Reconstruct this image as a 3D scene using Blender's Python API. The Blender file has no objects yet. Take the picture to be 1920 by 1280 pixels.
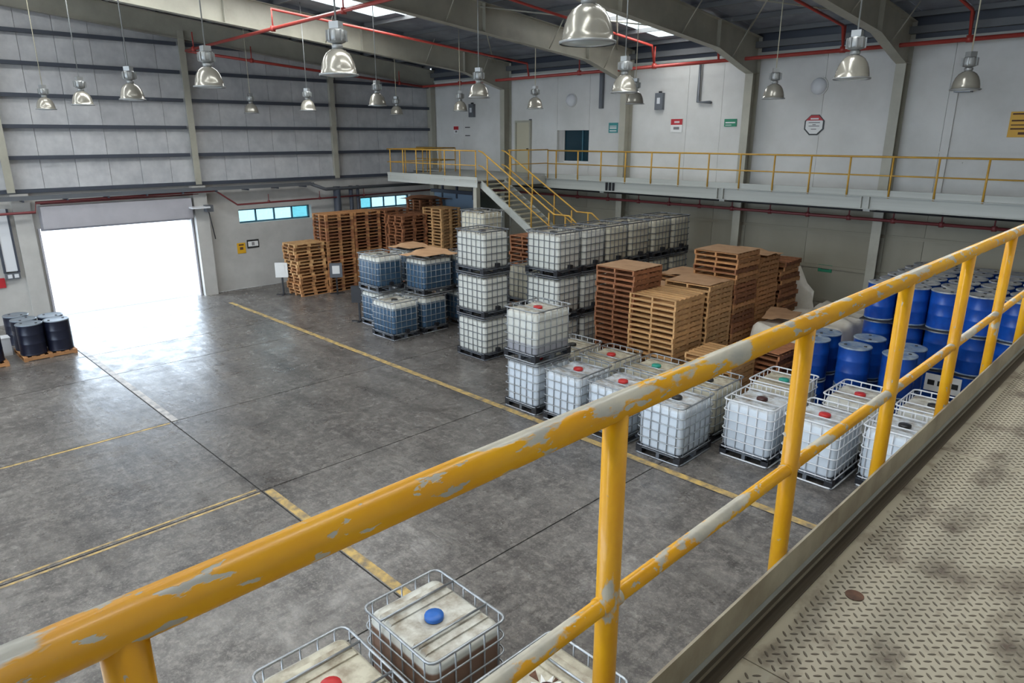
import bpy, bmesh, math, random
from mathutils import Vector, Matrix
random.seed(7)
R = math.radians
sc = bpy.context.scene
C = sc.collection

# ------------------------------------------------------------------ camera
F_PX = 1293.0
PITCH = math.atan((640 - 255) / F_PX)
YAW = R(45.2)
cam_d = bpy.data.cameras.new('camera'); cam = bpy.data.objects.new('camera', cam_d); C.objects.link(cam)
cam.location = (0, 0, 6.0)
cam.rotation_euler = (math.pi / 2 - PITCH, 0, YAW)
cam_d.sensor_width = 36.0; cam_d.sensor_fit = 'HORIZONTAL'
cam_d.lens = F_PX / 1920 * 36.0
cam_d.clip_start = 0.02; cam_d.clip_end = 400
sc.camera = cam

# ------------------------------------------------------------------ view + world + daylight
sc.view_settings.view_transform = 'Standard'
sc.view_settings.look = 'None'
sc.view_settings.gamma = 1.0
sc.view_settings.use_curve_mapping = False
sc.view_settings.exposure = 0.0
w = bpy.data.worlds.new('sky'); sc.world = w; w.use_nodes = True
bg = w.node_tree.nodes['Background']
bg.inputs['Color'].default_value = (0.70, 0.84, 1.0, 1); bg.inputs['Strength'].default_value = 8.5

ROOF0, SLOPE, EAVE_Y, RIDGE_Y = 8.98, 0.095, 21.5, 4.0
WEST, EAST, NORTH, SOUTH = -27.5, 1.4, 21.9, -13.9
def roof_z(y):
    return ROOF0 + SLOPE * ((EAVE_Y - y) if y >= RIDGE_Y else (EAVE_Y - RIDGE_Y - (RIDGE_Y - y)))

def area(name, loc, rot, sx, sy, radiance, col, portal=False):
    d = bpy.data.lights.new(name, 'AREA'); d.shape = 'RECTANGLE'; d.size = sx; d.size_y = sy
    d.color = col; d.energy = radiance * math.pi * sx * sy
    if portal: d.cycles.is_portal = True
    o = bpy.data.objects.new(name, d); C.objects.link(o); o.location = loc; o.rotation_euler = rot
    return o
# portals: sky light through the open loading doors and the two strip windows
area('daylight_portal_door', (WEST + .02, 7.55, 1.5), (0, -math.pi / 2, 0), 3.0, 4.9, 1, (1, 1, 1), True)
area('daylight_portal_south', (-13, SOUTH + .02, 2.3), (math.pi / 2, 0, 0), 16.0, 4.6, 1, (1, 1, 1), True)
area('daylight_portal_added_band', (-13, SOUTH + .02, 7.0), (math.pi / 2, 0, 0), 25.0, 2.4, 1, (1, 1, 1), True)  # unseen clerestory band, added so sky light fills the back wall
area('daylight_portal_window', (WEST + .02, 13.5, 2.9), (0, -math.pi / 2, 0), .5, 3.1, 1, (1, 1, 1), True)
area('daylight_portal_window', (WEST + .02, 19.0, 3.05), (0, -math.pi / 2, 0), .5, 2.9, 1, (1, 1, 1), True)
# skylight strips: column index, y from, y to
SHEET_W = 1.115
SKY = [(6, 4.4, 14.4), (7, 4.4, 14.9), (12, 17.0, 21.0), (17, 4.4, 13.0), (3, 4.4, 6.8), (20, 4.4, 13.5), (23, 4.4, 13.5),  # out-of-view strips over the right bays added to brighten the back wall
       (3, -11, 3.6), (7, -11, 3.6), (12, -11, 3.6), (17, -11, 3.6), (22, -11, 3.6)]
SKY_L = 8.0
for i, y0, y1 in SKY:
    ym = (y0 + y1) / 2; s = 1 if ym > RIDGE_Y else -1
    area('daylight_and_fill_skylight', (WEST - .1 + SHEET_W * (i + .5), ym, roof_z(ym) + .115), (-s * math.atan(SLOPE), 0, 0),
         SHEET_W * .9, (y1 - y0), SKY_L, (1.0, .985, .95))

# ------------------------------------------------------------------ materials
def N(nt, t, **kw):
    n = nt.nodes.new(t)
    for k, v in kw.items(): setattr(n, k, v)
    return n
def lin(c):
    return tuple((x / 255 / 12.92 if x / 255 <= .04045 else ((x / 255 + .055) / 1.055) ** 2.4) for x in c) + (1,)
def mat(name, col, rough=.5, metal=0., col2=None, scale=4., detail=4., lo=.35, hi=.65, bump=0., bscale=None,
        vary=0., coat=0., rough2=None, stretch=(1, 1, 1), coord='Object', spec=.5):
    m = bpy.data.materials.new(name); m.use_nodes = True; nt = m.node_tree
    b = nt.nodes['Principled BSDF']
    b.inputs['Roughness'].default_value = rough; b.inputs['Metallic'].default_value = metal
    b.inputs['Coat Weight'].default_value = coat; b.inputs['Specular IOR Level'].default_value = spec
    c1 = lin(col); b.inputs['Base Color'].default_value = c1
    out = None
    if col2 is not None or bump or rough2 is not None:
        tc = N(nt, 'ShaderNodeTexCoord'); mp = N(nt, 'ShaderNodeMapping'); mp.inputs['Scale'].default_value = stretch
        if coord == 'World':
            gg = N(nt, 'ShaderNodeNewGeometry'); nt.links.new(gg.outputs['Position'], mp.inputs['Vector'])
        else: nt.links.new(tc.outputs[coord], mp.inputs['Vector'])
        nz = N(nt, 'ShaderNodeTexNoise'); nz.inputs['Scale'].default_value = scale; nz.inputs['Detail'].default_value = detail
        nz.inputs['Roughness'].default_value = .6
        nt.links.new(mp.outputs['Vector'], nz.inputs['Vector'])
        rp = N(nt, 'ShaderNodeMapRange'); rp.inputs['From Min'].default_value = lo; rp.inputs['From Max'].default_value = hi
        nt.links.new(nz.outputs['Fac'], rp.inputs['Value'])
        if col2 is not None:
            mx = N(nt, 'ShaderNodeMix', data_type='RGBA'); mx.inputs['A'].default_value = c1; mx.inputs['B'].default_value = lin(col2)
            nt.links.new(rp.outputs['Result'], mx.inputs['Factor']); out = mx.outputs['Result']
        if rough2 is not None:
            rr = N(nt, 'ShaderNodeMapRange'); rr.inputs['To Min'].default_value = rough; rr.inputs['To Max'].default_value = rough2
            nt.links.new(rp.outputs['Result'], rr.inputs['Value']); nt.links.new(rr.outputs['Result'], b.inputs['Roughness'])
        if bump:
            src = nz
            if bscale:
                src = N(nt, 'ShaderNodeTexNoise'); src.inputs['Scale'].default_value = bscale; src.inputs['Detail'].default_value = 3
                nt.links.new(mp.outputs['Vector'], src.inputs['Vector'])
            bp = N(nt, 'ShaderNodeBump'); bp.inputs['Strength'].default_value = bump; bp.inputs['Distance'].default_value = .02
            nt.links.new(src.outputs['Fac'], bp.inputs['Height']); nt.links.new(bp.outputs['Normal'], b.inputs['Normal'])
    if vary:
        oi = N(nt, 'ShaderNodeObjectInfo'); hs = N(nt, 'ShaderNodeHueSaturation')
        mr = N(nt, 'ShaderNodeMapRange'); mr.inputs['To Min'].default_value = 1 - vary; mr.inputs['To Max'].default_value = 1 + vary
        nt.links.new(oi.outputs['Random'], mr.inputs['Value']); nt.links.new(mr.outputs['Result'], hs.inputs['Value'])
        if out is not None: nt.links.new(out, hs.inputs['Color'])
        else: hs.inputs['Color'].default_value = c1
        out = hs.outputs['Color']
    if out is not None: nt.links.new(out, b.inputs['Base Color'])
    return m

def concrete():
    m = bpy.data.materials.new('polished_concrete'); m.use_nodes = True; nt = m.node_tree; b = nt.nodes['Principled BSDF']
    g = N(nt, 'ShaderNodeNewGeometry')
    def noise(s, d=5, st=None, rough=.6):
        n = N(nt, 'ShaderNodeTexNoise'); n.inputs['Scale'].default_value = s; n.inputs['Detail'].default_value = d; n.inputs['Roughness'].default_value = rough
        if st:
            mp = N(nt, 'ShaderNodeMapping'); mp.inputs['Scale'].default_value = st
            nt.links.new(g.outputs['Position'], mp.inputs['Vector']); nt.links.new(mp.outputs['Vector'], n.inputs['Vector'])
        else: nt.links.new(g.outputs['Position'], n.inputs['Vector'])
        return n
    def rng(src, a, c, lo=0., hi=1.):
        r = N(nt, 'ShaderNodeMapRange'); r.inputs['From Min'].default_value = a; r.inputs['From Max'].default_value = c
        r.inputs['To Min'].default_value = lo; r.inputs['To Max'].default_value = hi
        nt.links.new(src, r.inputs['Value']); return r.outputs['Result']
    def mix(f, a, bb, mode='MIX'):
        x = N(nt, 'ShaderNodeMix', data_type='RGBA', blend_type=mode)
        if isinstance(f, float): x.inputs['Factor'].default_value = f
        else: nt.links.new(f, x.inputs['Factor'])
        for k, v in (('A', a), ('B', bb)):
            if isinstance(v, tuple): x.inputs[k].default_value = v
            else: nt.links.new(v, x.inputs[k])
        return x.outputs['Result']
    big = noise(.45, 6); mid = noise(1.7, 9, None, .72); fine = noise(7., 9, None, .78); sweep = noise(1.1, 5, (.35, 1.6, 1)); speck = noise(26., 5, None, .7)
    tyre = noise(5.5, 4, (1.0, .22, 1), .65)
    c = mix(rng(big.outputs['Fac'], .35, .66), lin((84, 80, 78)), lin((122, 118, 114)))
    c = mix(rng(mid.outputs['Fac'], .40, .62, 0., .75), c, lin((66, 62, 60)))
    c = mix(rng(fine.outputs['Fac'], .47, .60, 0., .62), c, lin((142, 137, 131)))
    c = mix(rng(sweep.outputs['Fac'], .5, .7, 0., .6), c, lin((54, 51, 50)))
    c = mix(rng(tyre.outputs['Fac'], .54, .64, 0., .5), c, lin((50, 47, 46)))
    c = mix(rng(speck.outputs['Fac'], .52, .66, 0., .5), c, lin((152, 147, 140)))
    nt.links.new(c, b.inputs['Base Color'])
    nt.links.new(rng(mid.outputs['Fac'], .3, .7, .17, .46), b.inputs['Roughness'])
    wave = noise(2.6, 3, (.55, 1.7, 1), .55)
    bp = N(nt, 'ShaderNodeBump'); bp.inputs['Strength'].default_value = .55; bp.inputs['Distance'].default_value = .016
    nt.links.new(wave.outputs['Fac'], bp.inputs['Height'])
    bp2 = N(nt, 'ShaderNodeBump'); bp2.inputs['Strength'].default_value = .25; bp2.inputs['Distance'].default_value = .006
    nt.links.new(fine.outputs['Fac'], bp2.inputs['Height']); nt.links.new(bp.outputs['Normal'], bp2.inputs['Normal'])
    nt.links.new(bp2.outputs['Normal'], b.inputs['Normal'])
    return m

def paint_worn(name, col, under, scale, lo, hi, rough=.4, stretch=(1, 1, 1), coat=.0, fscale=None):
    m = mat(name, col, rough, 0, under, scale, 5, lo, hi, bump=.15, stretch=stretch, coat=coat)
    return m

def dome_mat():
    m = bpy.data.materials.new('lamp_dome'); m.use_nodes = True; b = m.node_tree.nodes['Principled BSDF']
    b.inputs['Base Color'].default_value = lin((158, 154, 143)); b.inputs['Roughness'].default_value = .26
    b.inputs['Metallic'].default_value = .35; b.inputs['Coat Weight'].default_value = .7; b.inputs['Coat Roughness'].default_value = .03
    return m

def pane_mat(name, tint, gloss=.12):
    m = bpy.data.materials.new(name); m.use_nodes = True; nt = m.node_tree
    for n in list(nt.nodes): nt.nodes.remove(n)
    o = N(nt, 'ShaderNodeOutputMaterial'); mx = N(nt, 'ShaderNodeMixShader'); t = N(nt, 'ShaderNodeBsdfTransparent'); g = N(nt, 'ShaderNodeBsdfGlossy')
    t.inputs['Color'].default_value = tint; g.inputs['Roughness'].default_value = .05; mx.inputs[0].default_value = gloss
    nt.links.new(t.outputs[0], mx.inputs[1]); nt.links.new(g.outputs[0], mx.inputs[2]); nt.links.new(mx.outputs[0], o.inputs[0])
    return m

def translucent_mat(name, col):
    m = bpy.data.materials.new(name); m.use_nodes = True; nt = m.node_tree
    for n in list(nt.nodes): nt.nodes.remove(n)
    o = N(nt, 'ShaderNodeOutputMaterial'); mx = N(nt, 'ShaderNodeMixShader'); t = N(nt, 'ShaderNodeBsdfTranslucent'); g = N(nt, 'ShaderNodeBsdfDiffuse')
    t.inputs['Color'].default_value = col; g.inputs['Color'].default_value = col; mx.inputs[0].default_value = .4
    nt.links.new(t.outputs[0], mx.inputs[1]); nt.links.new(g.outputs[0], mx.inputs[2]); nt.links.new(mx.outputs[0], o.inputs[0])
    return m

def tank_mat(name, liquid, level, shell=(212, 212, 204)):
    """milky plastic bottle; the liquid inside shows through up to its fill level (object z)"""
    m = bpy.data.materials.new(name); m.use_nodes = True; nt = m.node_tree; b = nt.nodes['Principled BSDF']
    b.inputs['Roughness'].default_value = .42
    tc = N(nt, 'ShaderNodeTexCoord'); sp = N(nt, 'ShaderNodeSeparateXYZ'); nt.links.new(tc.outputs['Object'], sp.inputs[0])
    mr = N(nt, 'ShaderNodeMapRange'); mr.inputs['From Min'].default_value = level - .015; mr.inputs['From Max'].default_value = level + .015
    nt.links.new(sp.outputs['Z'], mr.inputs['Value'])
    nz = N(nt, 'ShaderNodeTexNoise', noise_dimensions='4D'); nz.inputs['Scale'].default_value = 4.5; nz.inputs['Detail'].default_value = 8; nz.inputs['Roughness'].default_value = .65
    nt.links.new(tc.outputs['Object'], nz.inputs['Vector'])
    oi = N(nt, 'ShaderNodeObjectInfo'); wm = N(nt, 'ShaderNodeMath', operation='MULTIPLY'); wm.inputs[1].default_value = 40; nt.links.new(oi.outputs['Random'], wm.inputs[0]); nt.links.new(wm.outputs[0], nz.inputs['W'])
    # dust settled on the top
    gm = N(nt, 'ShaderNodeMapRange'); gm.inputs['From Min'].default_value = 1.06; gm.inputs['From Max'].default_value = 1.11
    nt.links.new(sp.outputs['Z'], gm.inputs['Value'])
    dn = N(nt, 'ShaderNodeMapRange'); dn.inputs['From Min'].default_value = .40; dn.inputs['From Max'].default_value = .64
    dn.inputs['To Min'].default_value = .15; dn.inputs['To Max'].default_value = .95; nt.links.new(nz.outputs['Fac'], dn.inputs['Value'])
    mul = N(nt, 'ShaderNodeMath', operation='MULTIPLY'); nt.links.new(gm.outputs['Result'], mul.inputs[0]); nt.links.new(dn.outputs['Result'], mul.inputs[1])
    a = N(nt, 'ShaderNodeMix', data_type='RGBA'); a.inputs['A'].default_value = lin(liquid); a.inputs['B'].default_value = lin(shell)
    nt.links.new(mr.outputs['Result'], a.inputs['Factor'])
    d = N(nt, 'ShaderNodeMix', data_type='RGBA'); d.inputs['B'].default_value = lin((132, 119, 100))
    nt.links.new(a.outputs['Result'], d.inputs['A']); nt.links.new(mul.outputs[0], d.inputs['Factor'])
    nt.links.new(d.outputs['Result'], b.inputs['Base Color'])
    b.inputs['Subsurface Weight'].default_value = 0
    return m

M = {
 'concrete': concrete(),
 'joint': mat('joint_filler', (44, 43, 43), .8),
 'line_yellow': paint_worn('floor_paint_yellow', (198, 166, 98), (112, 104, 92), 6, .38, .68, .55),
 'line_white': paint_worn('floor_paint_pale', (196, 190, 184), (128, 126, 126), 5, .38, .66, .5),
 'foil': mat('foil_cladding', (206, 206, 208), .45, .15, (180, 181, 185), 2.2, 6, .3, .7, bump=.25, bscale=5, vary=.05),
 'girt': mat('girt_steel', (66, 71, 82), .5),
 'frame': mat('frame_paint', (174, 171, 157), .5, 0, (158, 155, 142), 1.2, 5),
 'roof': mat('roof_foil', (142, 147, 158), .5, .1, (110, 115, 126), 1.1, 5, vary=.12),
 'purlin': mat('purlin_steel', (96, 98, 100), .5),
 'wall': mat('wall_paint', (212, 211, 208), .65, 0, (198, 197, 193), .7, 7, vary=.02, coord='World'),
 'wall_low': mat('block_wall_paint', (190, 188, 184), .7, 0, (172, 170, 166), .8, 6, bump=.1),
 'wall_back_low_shaded': mat('lower_back_wall_paint_shaded', (158, 153, 138), .7, 0, (140, 135, 120), .6, 6, bump=.1),  # wall tone darkened for the shade under the mezzanine
 'grime_shade': mat('grimy_shaded_steel', (72, 62, 50), .7, 0, (96, 86, 70), 4, 6),
 'beam': mat('mezzanine_beam_paint', (182, 184, 178), .45, 0, (164, 166, 160), 1.5, 5),
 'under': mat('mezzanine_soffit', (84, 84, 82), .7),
 'yellow_far': mat('railing_yellow', (206, 160, 62), .45, 0, (184, 140, 58), 3, 4),
 'yellow': None, 'yellow_top': None,
 'red': mat('pipe_red', (166, 62, 54), .35),
 'red_dark': mat('pipe_dark_red', (116, 52, 54), .45),
 'galv': mat('galvanised_steel', (178, 182, 186), .35, .75, (150, 154, 158), 6, 3),
 'galv_dark': mat('galvanised_tray', (112, 116, 122), .45, .5),
 'dark': mat('dark_plastic', (30, 31, 36), .5),
 'black': mat('black_steel', (38, 38, 42), .5),
 'tank': tank_mat('tank_white', (208, 209, 204), -1),
 'tank_aged': tank_mat('tank_cream', (202, 196, 176), -1, (204, 199, 180)),
 'tank_cool': tank_mat('tank_translucent', (206, 216, 228), -1, (210, 218, 226)),
 'tank_blue': tank_mat('tank_blue_liquid', (62, 90, 116), .98),
 'tank_grey': tank_mat('tank_grey_liquid', (166, 166, 172), .42),
 'tank_brown': tank_mat('tank_brown_liquid', (134, 104, 86), .99),
 'cap_red': mat('cap_red', (186, 44, 44), .4), 'cap_green': mat('cap_green', (44, 148, 132), .4),
 'cap_blue': mat('cap_blue', (36, 96, 176), .4), 'cap_dark': mat('cap_dark', (64, 34, 32), .4), 'cap_black': mat('cap_black', (36, 36, 36), .4),
 'wood': mat('pallet_wood', (188, 138, 90), .75, 0, (156, 108, 68), 7, 5, vary=.28, stretch=(1, 1, 1)),
 'wood_red': mat('pallet_wood_reddish', (160, 106, 70), .75, 0, (126, 80, 52), 7, 5, vary=.3),
 'wood_pale': mat('pallet_wood_pale', (208, 166, 114), .75, 0, (178, 134, 88), 7, 5, vary=.2),
 'card': mat('cardboard', (186, 148, 112), .85, 0, (170, 132, 98), 3, 4, vary=.1),
 'drum_blue': mat('drum_blue', (18, 76, 166), .32, 0, (10, 52, 128), 2, 4, vary=.15),
 'drum_lid': mat('drum_lid_dusty', (188, 188, 184), .6, 0, (120, 128, 142), 5, 5, vary=.12),
 'drum_blue_lid': mat('drum_lid_blue', (70, 100, 140), .45, 0, (150, 160, 168), 5, 5),
 'drum_navy': mat('drum_navy', (26, 30, 48), .35, .1),
 'drum_navy_lid': mat('drum_navy_lid', (130, 140, 150), .4, .4),
 'deck': mat('deck_paint', (158, 150, 130), .5, 0, (84, 70, 56), 4.6, 9, .50, .70, rough2=.65, coord='World', stretch=(1.3, .8, 1)),
 'stud': mat('deck_stud', (98, 89, 74), .5, 0, (84, 74, 60), 3, 6, .42, .68, coord='World'),
 'toe': mat('toe_plate_paint', (178, 170, 148), .5, 0, (140, 128, 108), 3, 7, coord='World'),
 'rust': mat('rust', (104, 70, 50), .8, 0, (74, 50, 38), 20, 4),
 'dome': dome_mat(),
 'gear': mat('lamp_gear_grey', (150, 152, 152), .4, .5),
 'lens': mat('lamp_lens', (196, 206, 206), .15),
 'shutter': mat('shutter_housing', (176, 174, 180), .45, 0, (164, 162, 168), 1, 3),
 'pane': pane_mat('window_glass_teal', (.28, .50, .52, 1)),
 'pane_clear': pane_mat('window_glass_open', (.52, .63, .64, 1)),
 'teal_frame': mat('window_frame_teal', (60, 104, 120), .4),
 'dark_glass': mat('dark_teal_glass', (10, 48, 60), .12),
 'skylight': translucent_mat('skylight_sheet', (.85, .86, .82, 1)),
 'ground': mat('outdoor_paving', (190, 188, 184), .8),
 'plastic': mat('plastic_sheet', (236, 230, 218), .38, 0, (214, 206, 190), 1.6, 6, bump=.5, bscale=4),
 'sign_red': mat('sign_red', (178, 40, 48), .5), 'sign_white': mat('sign_white', (222, 222, 220), .5), 'sign_green': mat('sign_green', (36, 128, 96), .5),
 'sign_teal': mat('sign_teal', (60, 140, 140), .5),
 'sign_yellow': mat('sign_yellow', (216, 164, 36), .5), 'sign_dark': mat('sign_dark', (44, 46, 46), .5), 'sign_ink': mat('sign_ink', (120, 116, 118), .6),
 'tray_white': mat('white_panel', (214, 216, 220), .4),
 'door_beige': mat('door_beige', (186, 180, 158), .5),
 'panel_blue': mat('blue_grey_panel', (120, 140, 160), .5),
 'tread': mat('stair_tread', (150, 146, 128), .55),
}
def yellow_mat(name, patches, lo, hi, long_axis=(1, .35, 1), topw=.09, cut=.58):
    m = bpy.data.materials.new(name); m.use_nodes = True; nt = m.node_tree; b = nt.nodes['Principled BSDF']
    b.inputs['Roughness'].default_value = .34; b.inputs['Coat Weight'].default_value = .15
    g = N(nt, 'ShaderNodeNewGeometry'); mp = N(nt, 'ShaderNodeMapping'); mp.inputs['Scale'].default_value = long_axis
    nt.links.new(g.outputs['Position'], mp.inputs['Vector'])
    def nz(s, d, r=.6):
        n = N(nt, 'ShaderNodeTexNoise'); n.inputs['Scale'].default_value = s; n.inputs['Detail'].default_value = d; n.inputs['Roughness'].default_value = r
        nt.links.new(mp.outputs['Vector'], n.inputs['Vector']); return n
    def rg(s, a, c, lo_=0., hi_=1.):
        r = N(nt, 'ShaderNodeMapRange'); r.inputs['From Min'].default_value = a; r.inputs['From Max'].default_value = c
        r.inputs['To Min'].default_value = lo_; r.inputs['To Max'].default_value = hi_; nt.links.new(s, r.inputs['Value']); return r.outputs['Result']
    base = N(nt, 'ShaderNodeMix', data_type='RGBA'); base.inputs['A'].default_value = lin((228, 168, 14)); base.inputs['B'].default_value = lin((212, 146, 6))
    nt.links.new(rg(nz(5, 4).outputs['Fac'], .35, .7), base.inputs['Factor'])
    chips = rg(nz(24, 6, .55).outputs['Fac'], lo, hi)
    sp = N(nt, 'ShaderNodeSeparateXYZ'); nt.links.new(g.outputs['Normal'], sp.inputs[0])
    ad = N(nt, 'ShaderNodeMath', operation='MULTIPLY_ADD'); nt.links.new(sp.outputs['Z'], ad.inputs[0]); ad.inputs[1].default_value = topw; nt.links.new(nz(patches, 6, .6).outputs['Fac'], ad.inputs[2])
    big = rg(ad.outputs[0], cut, cut + .025)
    mx = N(nt, 'ShaderNodeMath', operation='MAXIMUM'); nt.links.new(chips, mx.inputs[0]); nt.links.new(big, mx.inputs[1])
    grey = N(nt, 'ShaderNodeMix', data_type='RGBA'); grey.inputs['A'].default_value = lin((196, 188, 168)); grey.inputs['B'].default_value = lin((168, 164, 152))
    nt.links.new(rg(nz(12, 4).outputs['Fac'], .35, .65), grey.inputs['Factor'])
    o = N(nt, 'ShaderNodeMix', data_type='RGBA'); nt.links.new(mx.outputs[0], o.inputs['Factor'])
    nt.links.new(base.outputs['Result'], o.inputs['A']); nt.links.new(grey.outputs['Result'], o.inputs['B'])
    nt.links.new(o.outputs['Result'], b.inputs['Base Color'])
    bp = N(nt, 'ShaderNodeBump'); bp.inputs['Strength'].default_value = .3; bp.inputs['Distance'].default_value = .002; bp.invert = True
    nt.links.new(mx.outputs[0], bp.inputs['Height']); nt.links.new(bp.outputs['Normal'], b.inputs['Normal'])
    return m
M['yellow_top'] = yellow_mat('railing_yellow_chipped', 3.6, .595, .615, (1.6, .55, 1.6), .10, .585)
M['yellow'] = yellow_mat('railing_yellow_post', 4.1, .67, .69, (1.5, 1.5, .8), 0, .60)
M['yellow_mid'] = yellow_mat('railing_yellow_worn', 3.9, .61, .63, (1.2, .75, 1.2), .08, .56)

# ------------------------------------------------------------------ mesh helpers
class MB:
    def __init__(s): s.v = []; s.f = []; s.sm = []
    def add(s, v, f, smooth=False):
        b = len(s.v); s.v += [tuple(x) for x in v]; s.f += [tuple(i + b for i in q) for q in f]; s.sm += [smooth] * len(f); return s
    def box(s, x0, x1, y0, y1, z0, z1):
        v = [(x0, y0, z0), (x1, y0, z0), (x1, y1, z0), (x0, y1, z0), (x0, y0, z1), (x1, y0, z1), (x1, y1, z1), (x0, y1, z1)]
        return s.add(v, [(0, 3, 2, 1), (4, 5, 6, 7), (0, 1, 5, 4), (1, 2, 6, 5), (2, 3, 7, 6), (3, 0, 4, 7)])
    def tube(s, pts, r, n=8, closed=False, caps=True):
        pts = [Vector(p) for p in pts]; k = len(pts); rings = []
        up = None
        for i in range(k):
            if closed: d = (pts[(i + 1) % k] - pts[i - 1])
            else: d = (pts[min(i + 1, k - 1)] - pts[max(i - 1, 0)])
            d.normalize()
            a = Vector((0, 0, 1)) if abs(d.z) < .9 else Vector((1, 0, 0))
            if up is not None:
                a2 = up - d * up.dot(d)
                if a2.length > .1: a = a2
            u = d.cross(a).normalized(); v_ = u.cross(d).normalized(); up = v_
            sc_ = 1.0
            if 0 < i < k - 1 or closed:
                d0 = (pts[i] - pts[i - 1]).normalized(); d1 = (pts[(i + 1) % k] - pts[i]).normalized()
                cs = max(.5, math.sqrt(max(0, (1 + d0.dot(d1)) / 2))); sc_ = 1.0 / cs if cs < .999 else 1.0
                sc_ = min(sc_, 1.3)
            rings.append([pts[i] + (u * math.cos(t) + v_ * math.sin(t)) * r * sc_ for t in [2 * math.pi * j / n for j in range(n)]])
        v = [p for q in rings for p in q]; f = []
        m = k if closed else k - 1
        for i in range(m):
            a = i * n; b = ((i + 1) % k) * n
            for j in range(n): f.append((a + j, a + (j + 1) % n, b + (j + 1) % n, b + j))
        s.add(v, f, True)
        if caps and not closed:
            b = len(s.v) - len(v)
            s.f += [tuple(b + j for j in range(n))[::-1], tuple(b + (k - 1) * n + j for j in range(n))]; s.sm += [False, False]
        return s
    def lathe(s, prof, n=20, c=(0, 0, 0), smooth=True, cap0=True, cap1=True):
        v = []; f = []
        for r, z in prof:
            for j in range(n):
                t = 2 * math.pi * j / n; v.append((c[0] + r * math.cos(t), c[1] + r * math.sin(t), c[2] + z))
        for i in range(len(prof) - 1):
            for j in range(n): f.append((i * n + j, i * n + (j + 1) % n, (i + 1) * n + (j + 1) % n, (i + 1) * n + j))
        b = len(s.v); s.add(v, f, smooth)
        if cap0 and prof[0][0] > 1e-4: s.f.append(tuple(b + j for j in range(n))[::-1]); s.sm.append(False)
        if cap1 and prof[-1][0] > 1e-4: s.f.append(tuple(b + (len(prof) - 1) * n + j for j in range(n))); s.sm.append(False)
        return s
    def prism(s, poly, axis, a0, a1):
        """poly: 2-D outline; extruded along axis 'x' (poly = y,z), 'y' (x,z) or 'z' (x,y)"""
        def P(p, a): return {'x': (a, p[0], p[1]), 'y': (p[0], a, p[1]), 'z': (p[0], p[1], a)}[axis]
        n = len(poly); v = [P(p, a0) for p in poly] + [P(p, a1) for p in poly]
        f = [tuple(range(n))[::-1], tuple(range(n, 2 * n))] + [(i, (i + 1) % n, n + (i + 1) % n, n + i) for i in range(n)]
        return s.add(v, f)
    def mesh(s, name, m):
        me = bpy.data.meshes.new(name); me.from_pydata(s.v, [], s.f)
        bm = bmesh.new(); bm.from_mesh(me); bmesh.ops.recalc_face_normals(bm, faces=bm.faces); bm.to_mesh(me); bm.free()
        me.polygons.foreach_set('use_smooth', s.sm[:len(me.polygons)] + [False] * (len(me.polygons) - len(s.sm)))
        me.materials.append(M[m] if isinstance(m, str) else m); me.update()
        return me
    def build(s, name, m, parent=None, loc=(0, 0, 0), rotz=0):
        return put(name, s.mesh(name, m), parent, loc, rotz)

def put(name, me, parent=None, loc=(0, 0, 0), rotz=0, scale=None, rot=None):
    o = bpy.data.objects.new(name, me); C.objects.link(o); o.location = loc
    if rotz: o.rotation_euler = (0, 0, rotz)
    if rot: o.rotation_euler = rot
    if scale: o.scale = scale
    if parent is not None: o.parent = parent
    return o
def tag(o, label, cat, group=None):
    o['label'] = label; o['category'] = cat
    if group: o['group'] = group
    return o
def thing(name, label, cat, loc=(0, 0, 0), rotz=0, group=None):
    o = bpy.data.objects.new(name, None); C.objects.link(o); o.location = loc; o.rotation_euler = (0, 0, rotz); o.empty_display_size = .1
    return tag(o, label, cat, group)
def structure(o): o['kind'] = 'structure'; return o
def stuff(o): o['kind'] = 'stuff'; return o
_ub = {}
def ubox(m):
    if m not in _ub: _ub[m] = MB().box(-.5, .5, -.5, .5, -.5, .5).mesh('box_' + m, m)
    return _ub[m]
def bar(name, m, parent, x0, x1, y0, y1, z0, z1):
    """a box that shares one unit mesh for its material"""
    return put(name, ubox(m), parent, ((x0 + x1) / 2, (y0 + y1) / 2, (z0 + z1) / 2), scale=(x1 - x0, y1 - y0, z1 - z0))
ORD = ['', 'top', 'second', 'third', 'fourth', 'fifth', 'sixth', 'seventh', 'eighth', 'ninth', 'tenth', 'eleventh', 'twelfth', 'thirteenth',
       'fourteenth', 'fifteenth', 'sixteenth', 'seventeenth', 'eighteenth', 'nineteenth', 'twentieth', 'twenty-first', 'twenty-second',
       'twenty-third', 'twenty-fourth', 'twenty-fifth', 'twenty-sixth', 'twenty-seventh', 'twenty-eighth', 'twenty-ninth', 'thirtieth']

# ================================================================== SETTING
# ---- floor: slabs with open joints
floor = structure(MB().box(WEST, EAST, SOUTH, NORTH, -.30, -.012).build('floor', 'joint'))
JX = [WEST, -25.0, -21.75, -19.5, -15.17, -10.86, -6.5, -2.2, EAST]
JY = [SOUTH, -6.8, -1.15, 4.55, 10.2, 15.9, NORTH]
for i in range(len(JX) - 1):
    for j in range(len(JY) - 1):
        bar('slab', 'concrete', floor, JX[i] + .013, JX[i + 1] - .013, JY[j] + .013, JY[j + 1] - .013, -.2, 0)
structure(MB().box(-90, WEST - .3, -40, 60, -.3, -.02).build('ground', 'ground'))
structure(MB().box(-60, 40, -70, SOUTH - .3, -.3, -.02).build('ground', 'ground'))
def floor_line(label, m, x0, x1, y0, y1):
    tag(MB().box(x0, x1, y0, y1, .0005, .0025).build('floor_line', m), label, 'floor marking', 'painted lines on the floor')
floor_line('long yellow line painted in front of the tank rows', 'line_yellow', -25.4, -1.0, 10.22, 10.38)
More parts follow.
